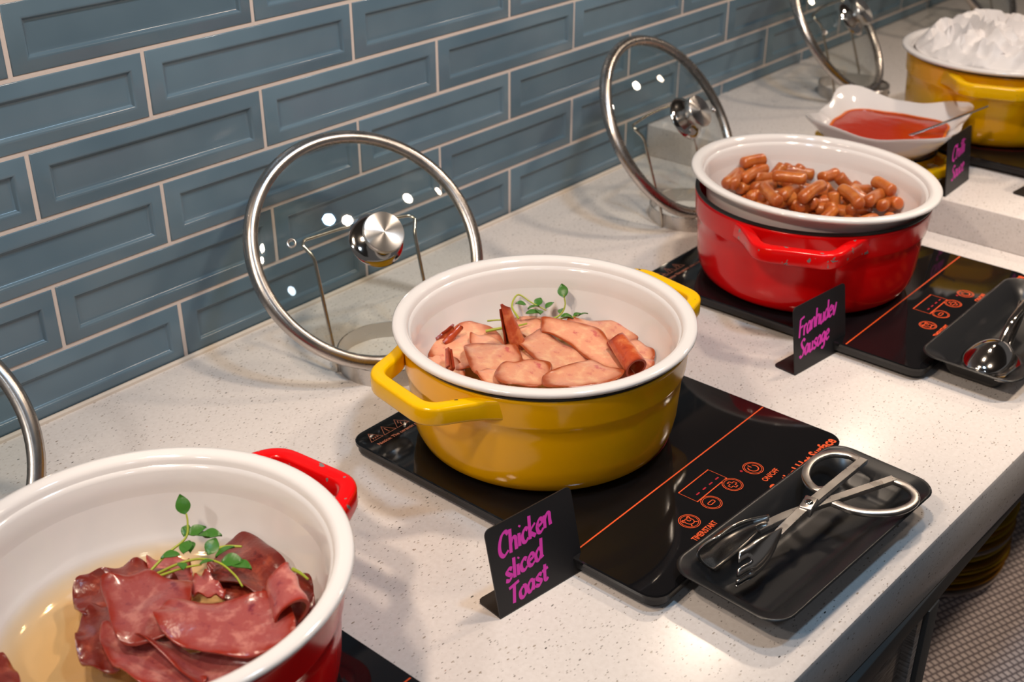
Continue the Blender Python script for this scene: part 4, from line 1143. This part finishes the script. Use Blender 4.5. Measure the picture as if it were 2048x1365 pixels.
rolled_slice((-0.1480, -0.5650, 0.110), (-0.1300, -0.5280, 0.116), 0.0200, 0.0150, 0.85, 2.6, M['salami'], LF['f11'], GF, 12, th=0.003, squash=0.62)

# broth in the two ham bowls: a body of liquid that fills the bowl up to its level
def mat_broth():
    m, N, L, B = new_mat('yellow_broth')
    N.remove(B)
    lw = N.new('ShaderNodeLayerWeight')
    pw = N.new('ShaderNodeMath'); pw.operation = 'POWER'; pw.inputs[1].default_value = 4.0
    L.new(lw.outputs['Facing'], pw.inputs[0])
    ma = N.new('ShaderNodeMath'); ma.operation = 'MULTIPLY_ADD'; ma.inputs[1].default_value = 0.7; ma.inputs[2].default_value = 0.025
    L.new(pw.outputs[0], ma.inputs[0])
    tr = N.new('ShaderNodeBsdfTransparent'); gl = N.new('ShaderNodeBsdfGlossy'); gl.inputs['Roughness'].default_value = 0.05
    mx = N.new('ShaderNodeMixShader'); L.new(ma.outputs[0], mx.inputs[0]); L.new(tr.outputs[0], mx.inputs[1]); L.new(gl.outputs[0], mx.inputs[2])
    L.new(mx.outputs[0], N['Material Output'].inputs['Surface'])
    ab = N.new('ShaderNodeVolumeAbsorption'); ab.inputs['Color'].default_value = (0.93, 0.70, 0.26, 1); ab.inputs['Density'].default_value = 36
    L.new(ab.outputs[0], N['Material Output'].inputs['Volume'])
    return m
M['broth'] = mat_broth()
def broth(cx, cy, z, label):
    inner = [(0.1245, 0.088), (0.1155, 0.072), (0.1045, 0.0632), (0.0845, 0.0592), (0.0, 0.0582)]
    below = [(r, zz) for r, zz in inner if zz < z]
    f = (z - 0.072) / (0.088 - 0.072)
    rt_ = 0.1155 + f * (0.1245 - 0.1155)
    prof = [(0, 0.0)] + [(r, zz - z) for r, zz in reversed(below[:-1])]
    prof = [(0, below[-1][1] - z)] + [(r, zz - z) for r, zz in reversed(below[:-1])] + [(rt_, 0.0004), (rt_ - 0.002, 0.0), (rt_ * 0.6, 0.0), (0, 0.0)]
    o = mk('broth', *lathe(prof, 72), M['broth'], None, smooth=40)
    o.location = (cx, cy, z)
    tag(o, label, 'broth', kind='stuff')
    return o
broth(0.295, -0.4455, 0.0805, 'thin yellowish broth under the chicken ham slices')
broth(-0.207, -0.473, 0.0795, 'clear yellowish broth around the fried ham in the front bowl')

# ------------------------------------------------------------------ pea shoots
def leaf_mesh(l, w):
    n = 8
    V, F = [], []
    for i in range(n + 1):
        t = i / n
        ww = w / 2 * math.sin(math.pi * (t ** 0.8)) + 0.0002
        zz = 0.12 * l * math.sin(math.pi * t)
        for s in (-1, 0, 1):
            V.append((t * l, s * ww, zz - (0.0 if s else w * 0.12)))
        for s in (-1, 0, 1):
            V.append((t * l, s * ww, zz - (0.0 if s else w * 0.12) - 0.0005))
    for i in range(n):
        a, b = i * 6, (i + 1) * 6
        F += [(a, a + 1, b + 1, b), (a + 1, a + 2, b + 2, b + 1), (a + 3, a + 4, b + 4, b + 3), (a + 4, a + 5, b + 5, b + 4), (a, a + 3, b + 3, b), (a + 2, b + 2, b + 5, a + 5)]
    return V, F
LEAF = mk('leaf', *leaf_mesh(0.014, 0.0095), M['leaf'], None, smooth=50)
leaf_used = [False]
def pea_shoot(path, leaves, label, group, r=0.0011):
    p0 = Vector(path[0])
    e = empty('pea_shoot', p0)
    tag(e, label, 'pea shoot', group)
    mk('stem', *tube([Vector(p) - p0 for p in catmull(path, 6)], r, 7, scale=lambda t: 1.15 - 0.5 * t), M['stem'], e, smooth=60)
    for (x, y, z, rz, tilt, s) in leaves:
        if leaf_used[0]:
            o = LEAF.copy(); link(o, e)
        else:
            o = LEAF; o.parent = e; leaf_used[0] = True
        o.location = Vector((x, y, z)) - p0
        o.rotation_euler = (random.uniform(-.4, .4), -tilt, rz)
        o.scale = (s, s, s)
    return e
S = SHOOT_MID
def up_(i, z, src=None): 
    p = (src or SHOOT_MID)[i]
    return (p[0], p[1], z)
GS = 'pea shoots on the ham'
pea_shoot([(0.345, -0.368, 0.100), (0.352, -0.352, 0.108), (0.372, -0.344, 0.112), (0.376, -0.360, 0.106), (0.381, -0.378, 0.100)],
          [(0.372, -0.356, 0.104, 2.5, .2, .9), (0.366, -0.363, 0.103, -0.6, .15, 1.0), (0.378, -0.366, 0.103, 0.3, .3, 1.0), (0.373, -0.372, 0.102, -2.2, .1, 1.0), (0.358, -0.367, 0.102, -1.0, .1, 1.1), (0.382, -0.376, 0.102, -0.2, .3, .9)],
          'bent leafy pea shoot beside the upright brown roll', GS)
pea_shoot([(0.362, -0.386, 0.0955), (0.383, -0.394, 0.097), (0.392, -0.396, 0.107), (0.396, -0.391, 0.118)],
          [(0.394, -0.393, 0.116, 0.9, .7, 1.25), (0.383, -0.397, 0.098, -0.9, .1, .9), (0.388, -0.392, 0.0985, 0.3, .1, .8)],
          'pea shoot with one raised round leaf at the back of the yellow casserole', GS)
pea_shoot([(0.368, -0.388, 0.0945), (0.385, -0.399, 0.0955), (0.400, -0.409, 0.096)],
          [(0.396, -0.405, 0.0965, -0.4, .1, .7), (0.400, -0.409, 0.0965, -0.7, .2, .8), (0.389, -0.401, 0.096, -1.4, .1, .65)],
          'small pea shoot lying on the bowl wall at the back right', GS)
pea_shoot([(0.326, -0.338, 0.0945), (0.333, -0.346, 0.0955), (0.343, -0.358, 0.096)], [], 'bare pale pea stem left of the upright brown roll', GS, 0.0010)
pea_shoot([(0.308, -0.352, 0.0935), (0.320, -0.366, 0.0975), (0.330, -0.374, 0.098), (0.345, -0.380, 0.098)], [], 'thick bare pea stem under the upright brown roll', GS, 0.0016)

pea_shoot([(-0.178, -0.418, 0.086), (-0.155, -0.418, 0.096), (-0.137, -0.421, 0.104), (-0.130, -0.416, 0.113), (-0.1275, -0.412, 0.119)],
          [(-0.128, -0.411, 0.118, 1.2, .9, 1.25), (-0.134, -0.421, 0.106, -0.4, .2, 1.1), (-0.131, -0.424, 0.106, -1.2, .1, 1.1), (-0.138, -0.424, 0.103, -2.0, .0, 1.1), (-0.126, -0.428, 0.105, -0.9, .0, 1.2), (-0.137, -0.419, 0.105, 0.6, .2, .9)],
          'tall leafy pea shoot standing at the back of the front bowl', GS)
pea_shoot([(-0.172, -0.428, 0.092), (-0.158, -0.440, 0.100), (-0.146, -0.452, 0.104), (-0.140, -0.470, 0.106), (-0.142, -0.492, 0.107), (-0.148, -0.510, 0.109)],
          [(-0.152, -0.434, 0.104, 2.8, .1, 1.1), (-0.150, -0.436, 0.104, 0.6, .1, 1.1), (-0.140, -0.456, 0.107, 0.5, .3, 1.2), (-0.138, -0.462, 0.107, -0.4, .3, 1.2), (-0.138, -0.470, 0.107, -0.9, .0, 1.3), (-0.134, -0.478, 0.106, -1.2, .0, 1.3), (-0.157, -0.442, 0.102, -2.0, .1, .8)],
          'leafy pea shoot lying across the fried ham', GS)
pea_shoot([(-0.174, -0.434, 0.094), (-0.160, -0.448, 0.101), (-0.150, -0.460, 0.105)], [(-0.151, -0.459, 0.106, -0.6, .1, .8)], 'short pea stem crossing the lying shoot in the front bowl', GS)
pea_shoot([(-0.124, -0.436, 0.092), (-0.115, -0.446, 0.095), (-0.108, -0.456, 0.096)], [], 'bare pea stem behind the dark upper right ham slice', GS, 0.0015)
pea_shoot([(-0.098, -0.508, 0.094), (-0.098, -0.518, 0.095), (-0.099, -0.528, 0.095)], [], 'pea stem end between the dark ham and the right bowl wall', GS, 0.0015)
pea_shoot([(-0.262, -0.532, 0.085), (-0.252, -0.540, 0.090), (-0.240, -0.552, 0.091), (-0.232, -0.566, 0.090)], [(-0.262, -0.532, 0.087, 2.6, .1, 1.2), (-0.256, -0.537, 0.089, 2.0, .1, 1.0)], 'pea shoot at the bottom edge of the front bowl', GS)

# ------------------------------------------------------------------ sausages
def sausage_mesh(l, r, bend):
    n, seg = 14, 14
    pts, sc = [], []
    for i in range(n + 1):
        t = i / n
        x = (t - .5) * l
        pts.append(Vector((x, bend * (1 - (2 * t - 1) ** 2), 0)))
    def rad(t):
        x = abs(2 * t - 1) * l / 2
        e = l / 2 - x
        cap = r * 0.55
        return max(0.06, math.sqrt(max(0, 1 - (1 - min(e, cap) / cap) ** 2))) * (1 + 0.03 * math.sin(t * 9))
    ts = [0, .012, .035, .07, .12, .2, .35, .5, .65, .8, .88, .93, .965, .988, 1]
    path = []
    for t in ts:
        path.append(Vector(((t - .5) * l, bend * (1 - (2 * t - 1) ** 2), 0)))
    V, F = [], []
    for t, p in zip(ts, path):
        rr = r * rad(t)
        for k in range(seg):
            a = 2 * math.pi * k / seg
            V.append(p + Vector((0, rr * math.cos(a), rr * math.sin(a))))
    for i in range(len(ts) - 1):
        for k in range(seg):
            k2 = (k + 1) % seg
            F.append((i * seg + k, i * seg + k2, (i + 1) * seg + k2, (i + 1) * seg + k))
    F.append(tuple(range(seg - 1, -1, -1))); F.append(tuple(range((len(ts) - 1) * seg, len(ts) * seg)))
    vals = [abs(2 * t - 1) ** 3 for t in ts for k in range(seg)]
    return V, F, vals
protos = []
for l, bend in ((0.052, 0.0015), (0.058, 0.003), (0.046, 0.001)):
    V, F, vals = sausage_mesh(l, 0.0084, bend)
    o = mk('sausage', V, F, M['sausage'], None, smooth=60)
    set_edge(o.data, vals)
    protos.append([o, l, False])
SG = 'small sausages in the red casserole'
SLAB = {1: 'short sausage leaning up against the left bowl wall', 8: 'long sausage lying flat across the back of the pile', 14: 'sausage standing upright at the right of the pile', 0: 'leftmost sausage pointing at the viewer', 20: 'sausage slanting down right of the middle of the pile', 19: 'long sausage slanting up in the middle of the pile'}
def put_sausage(a, b, idx):
    a, b = Vector(a), Vector(b)
    d = b - a
    k = 1 if d.length > 0.058 else (0 if idx % 2 else 2)
    pr = protos[k]
    if pr[2]:
        o = pr[0].copy(); link(o)
    else:
        o = pr[0]; pr[2] = True
    c = (a + b) / 2
    q = d.to_track_quat('X', 'Z')
    o.rotation_mode = 'QUATERNION'
    o.rotation_quaternion = q @ Quaternion((1, 0, 0), random.uniform(0, 6.28))
    o.location = c
    s = max(d.length / pr[1], 0.75)
    o.scale = (s, 1.0 + random.uniform(-.05, .06), 1.0 + random.uniform(-.05, .06))
    tag(o, SLAB.get(idx, 'small browned sausage in the pile in the red casserole'), 'sausage', SG)
BC = Vector((0.8190, -0.4690))
CAMP = Vector((-0.563, -1.143, 0.717))
nS = 0
for i, s in enumerate(SAUSAGES):
    a, b = Vector(s[:3]), Vector(s[3:])
    d = b - a
    if d.length < 0.046:
        # foreshortened in view: lower the nearer end along the line of sight so that the length is real
        view = (((a + b) / 2) - CAMP).normalized()
        need = math.sqrt(max(0, 0.050 ** 2 - d.length ** 2))
        mid = (a + b) / 2
        b = b + view * need * 0.8
        c2 = (a + b) / 2
    for p in (a, b):
        rv = Vector((p.x - BC.x, p.y - BC.y)); lim = 0.1215 + max(0, (p.z - 0.105)) * 0.25
        if rv.length > lim:
            rv *= lim / rv.length; p.x, p.y = BC.x + rv.x, BC.y + rv.y
        p.z = max(p.z, 0.088) + 0.008
    put_sausage(a, b, i)
rr = random.Random(5)
for i in range(46):
    ang, rad = i * 2.39996, 0.102 * math.sqrt((i + 0.5) / 46)
    cx, cy = BC.x + rad * math.cos(ang), BC.y + rad * math.sin(ang)
    a2 = rr.uniform(0, math.pi)
    l = 0.024
    z = 0.0870 + (i % 3) * 0.010 + rr.uniform(-.001, .001)
    if rad > 0.075: a2 = ang + math.pi / 2
    dz = rr.uniform(-.003, .003)
    put_sausage((cx - l * math.cos(a2), cy - l * math.sin(a2), z - dz), (cx + l * math.cos(a2), cy + l * math.sin(a2), z + dz), 100 + i)

# ------------------------------------------------------------------ chilli sauce bowl on a small yellow dish
SB = Vector((1.181, -0.405, PLH))
def sauce_bowl():
    seg, V, F = 96, [], []
    a0 = R_(55)
    def ringp(r, z, wave, amp):
        out = []
        for k in range(seg):
            a = 2 * math.pi * k / seg
            w = math.cos(4 * (a - a0)) 
            sq = 1 + amp * (0.10 * w + 0.03 * math.cos(8 * (a - a0)))
            out.append((r * sq * math.cos(a), r * sq * math.sin(a), z + wave * (0.5 + 0.5 * w) ** 1.5))
        return out
    secs = [ringp(0.040, 0.0, 0, 0), ringp(0.046, 0.002, 0, 0.2), ringp(0.078, 0.018, 0.001, 0.6), ringp(0.102, 0.036, 0.005, 1.0), ringp(0.1185, 0.0500, 0.013, 1.3), ringp(0.1215, 0.0530, 0.0145, 1.35), ringp(0.1210, 0.0555, 0.015, 1.35), ringp(0.1175, 0.0550, 0.0145, 1.3),
            ringp(0.099, 0.0405, 0.006, 1.0), ringp(0.075, 0.0235, 0.001, 0.6), ringp(0.042, 0.008, 0, 0.2), ringp(0.01, 0.006, 0, 0)]
    V, F = loft(secs)
    o = mk('sauce_bowl', V, F, M['white'], None, smooth=60)
    o.location = (SB.x, SB.y, SB.z + 0.0215)
    o.scale = (0.975, 0.975, 1.0)
    tag(o, 'white wavy square bowl of red chilli sauce', 'bowl')
    # sauce surface follows the bowl inside at its level
    s = [ringp(0.085, 0.0340, 0.0, 0.8), ringp(0.0945, 0.0398, 0.0005, 0.9), ringp(0.0935, 0.0405, 0.0, 0.9), ringp(0.060, 0.0400, 0, 0.6), ringp(0.01, 0.0405, 0, 0)]
    so = mk('chilli_sauce', *loft(s), M['sauce'], None, smooth=60)
    so.location = o.location; so.scale = (0.975, 0.975, 1.0)
    tag(so, 'glossy red chilli sauce filling the wavy white bowl', 'sauce', kind='stuff')
    rimo = mk('oil_edge', *loft([ringp(0.0945, 0.0402, 0.0, 0.92), ringp(0.0950, 0.0412, 0.0, 0.92), ringp(0.0910, 0.0412, 0.0, 0.9), ringp(0.0905, 0.0402, 0.0, 0.9)], False, False), M['sauce_edge'], so, smooth=60)
    return o
sauce_bowl()
mt = Matrix.Translation((1.190, -0.418, PLH + 0.066))
d = Vector((1.2781, -0.5179, 0.160)) - Vector((1.2060, -0.4300, 0.112))
q = d.to_track_quat('X', 'Z').to_matrix().to_4x4()
spoon('sauce_spoon', Matrix.Translation(Vector((1.1760, -0.4430, 0.115)) - d.normalized() * 0.034) @ q, 'thin steel spoon standing in the red chilli sauce', bl=0.045, bw=0.028, depth=0.006, handle=[(0.03, 0.001), (0.06, 0.0), (0.154, 0.002)], hw=0.0028)

def small_dish():
    e = empty('enamel_dish', (1.180, -0.405, PLH))
    tag(e, 'small yellow enamel dish under the chilli sauce bowl', 'dish')
    prof = [(0, 0.002), (0.052, 0.0), (0.064, 0.002), (0.073, 0.007), (0.077, 0.018), (0.0785, 0.0330), (0.0775, 0.0345), (0.0755, 0.0345), (0.0745, 0.0330), (0.070, 0.012), (0.055, 0.006), (0, 0.005)]
    mk('dish_body', *lathe(prof, 64), M['yellow'], e, smooth=60)
    mk('rim', *lathe([(0.0786, 0.0335), (0.0790, 0.0350), (0.077, 0.0357), (0.0752, 0.0350), (0.0750, 0.0335)], 64), M['rim'], e, smooth=60)
    for a in (-106, 74):
        ca, sa = math.cos(R_(a)), math.sin(R_(a))
        w = lambda rad, tan: Vector((ca * rad - sa * tan, sa * rad + ca * tan, 0.0255))
        path = roundpath([w(0.062, -0.044), w(0.110, -0.034), w(0.110, 0.034), w(0.062, 0.044)], 0.012, 5)
        mk('handle', *sweep(path, rrect(0.015, 0.016, 0.003, 3)), M['yellow_h'], e, smooth=40)
    return e
small_dish()

# ------------------------------------------------------------------ crumpled paper heaped in the far bowl
def paper():
    n, R = 44, 0.136
    rr = random.Random(11)
    V, F = [], []
    for i in range(n + 1):
        for j in range(n + 1):
            a, b = -1 + 2 * i / n, -1 + 2 * j / n
            if 0 < i < n and 0 < j < n:
                a += rr.uniform(-.015, .015); b += rr.uniform(-.015, .015)
            x = a * math.sqrt(1 - b * b / 2) * R; y = b * math.sqrt(1 - a * a / 2) * R
            r = min(1, math.hypot(x, y) / R)
            p = Vector((x * 17, y * 17, 3.0))
            ridge = 1 - abs(noise.noise(p)) * 2.2
            fine = 1 - abs(noise.noise(p * 2.3 + Vector((5, 1, 2)))) * 2
            h = 0.014 * (1 - r ** 3) + (0.034 * max(0, ridge) ** 1.3 + 0.014 * fine) * (1 - r ** 5) + rr.uniform(-.0012, .0012) * (1 - r)
            V.append((x, y, max(h, 0.003)))
    for i in range(n):
        for j in range(n):
            q = (i * (n + 1) + j, (i + 1) * (n + 1) + j, (i + 1) * (n + 1) + j + 1, i * (n + 1) + j + 1)
            F += [(q[0], q[1], q[2]), (q[0], q[2], q[3])] if (i + j) % 2 else [(q[0], q[1], q[3]), (q[1], q[2], q[3])]
    o = mk('crumpled_paper', V, F, M['paper'], None, smooth=35)
    o.location = (PY[0] - 0.004, PY[1], PLH + 0.141)
    md = o.modifiers.new('thick', 'SOLIDIFY'); md.thickness = 0.0008
    tag(o, 'crumpled white paper heaped in the far yellow casserole', 'paper')
paper()

# ------------------------------------------------------------------ plates stacked on the lower shelf
def plate_stack(x, y, n, mats, names, group, pitch=0.0105, R=0.13):
    prof = [(0, 0.0), (R * .55, 0.0), (R * .60, 0.003), (R * .88, 0.009), (R * .99, 0.0185), (R, 0.0205), (R * .985, 0.0212), (R * .86, 0.0125), (R * .58, 0.0065), (0, 0.006)]
    pr = {}
    for i in range(n):
        mt = mats[i % len(mats)]
        if mt not in pr:
            o = mk('plate', *lathe(prof, 56), M[mt], None, smooth=50); pr[mt] = o
        else:
            o = pr[mt].copy(); link(o)
        r2 = random.Random(i * 3 + n)
        o.location = (x + r2.uniform(-.004, .004), y + r2.uniform(-.004, .004), SHZ + i * pitch)
        tag(o, names(i), 'plate', group)
plate_stack(1.0479, -0.6204, 17, ['pl_w', 'pl_b', 'pl_y', 'pl_b', 'pl_y', 'pl_b', 'pl_y'], lambda i: 'bottom plate of the yellow stack on the lower shelf' if i == 0 else 'yellow or amber plate in the tall stack on the lower shelf', 'stacked yellow plates on the lower shelf')
plate_stack(1.4593, -0.7211, 6, ['pl_w', 'pl_t', 'pl_w', 'pl_t', 'frame', 'pl_w'], lambda i: 'white or teal plate in the stack at the right border below the worktop', 'stacked teal plates on the lower shelf', pitch=0.014)
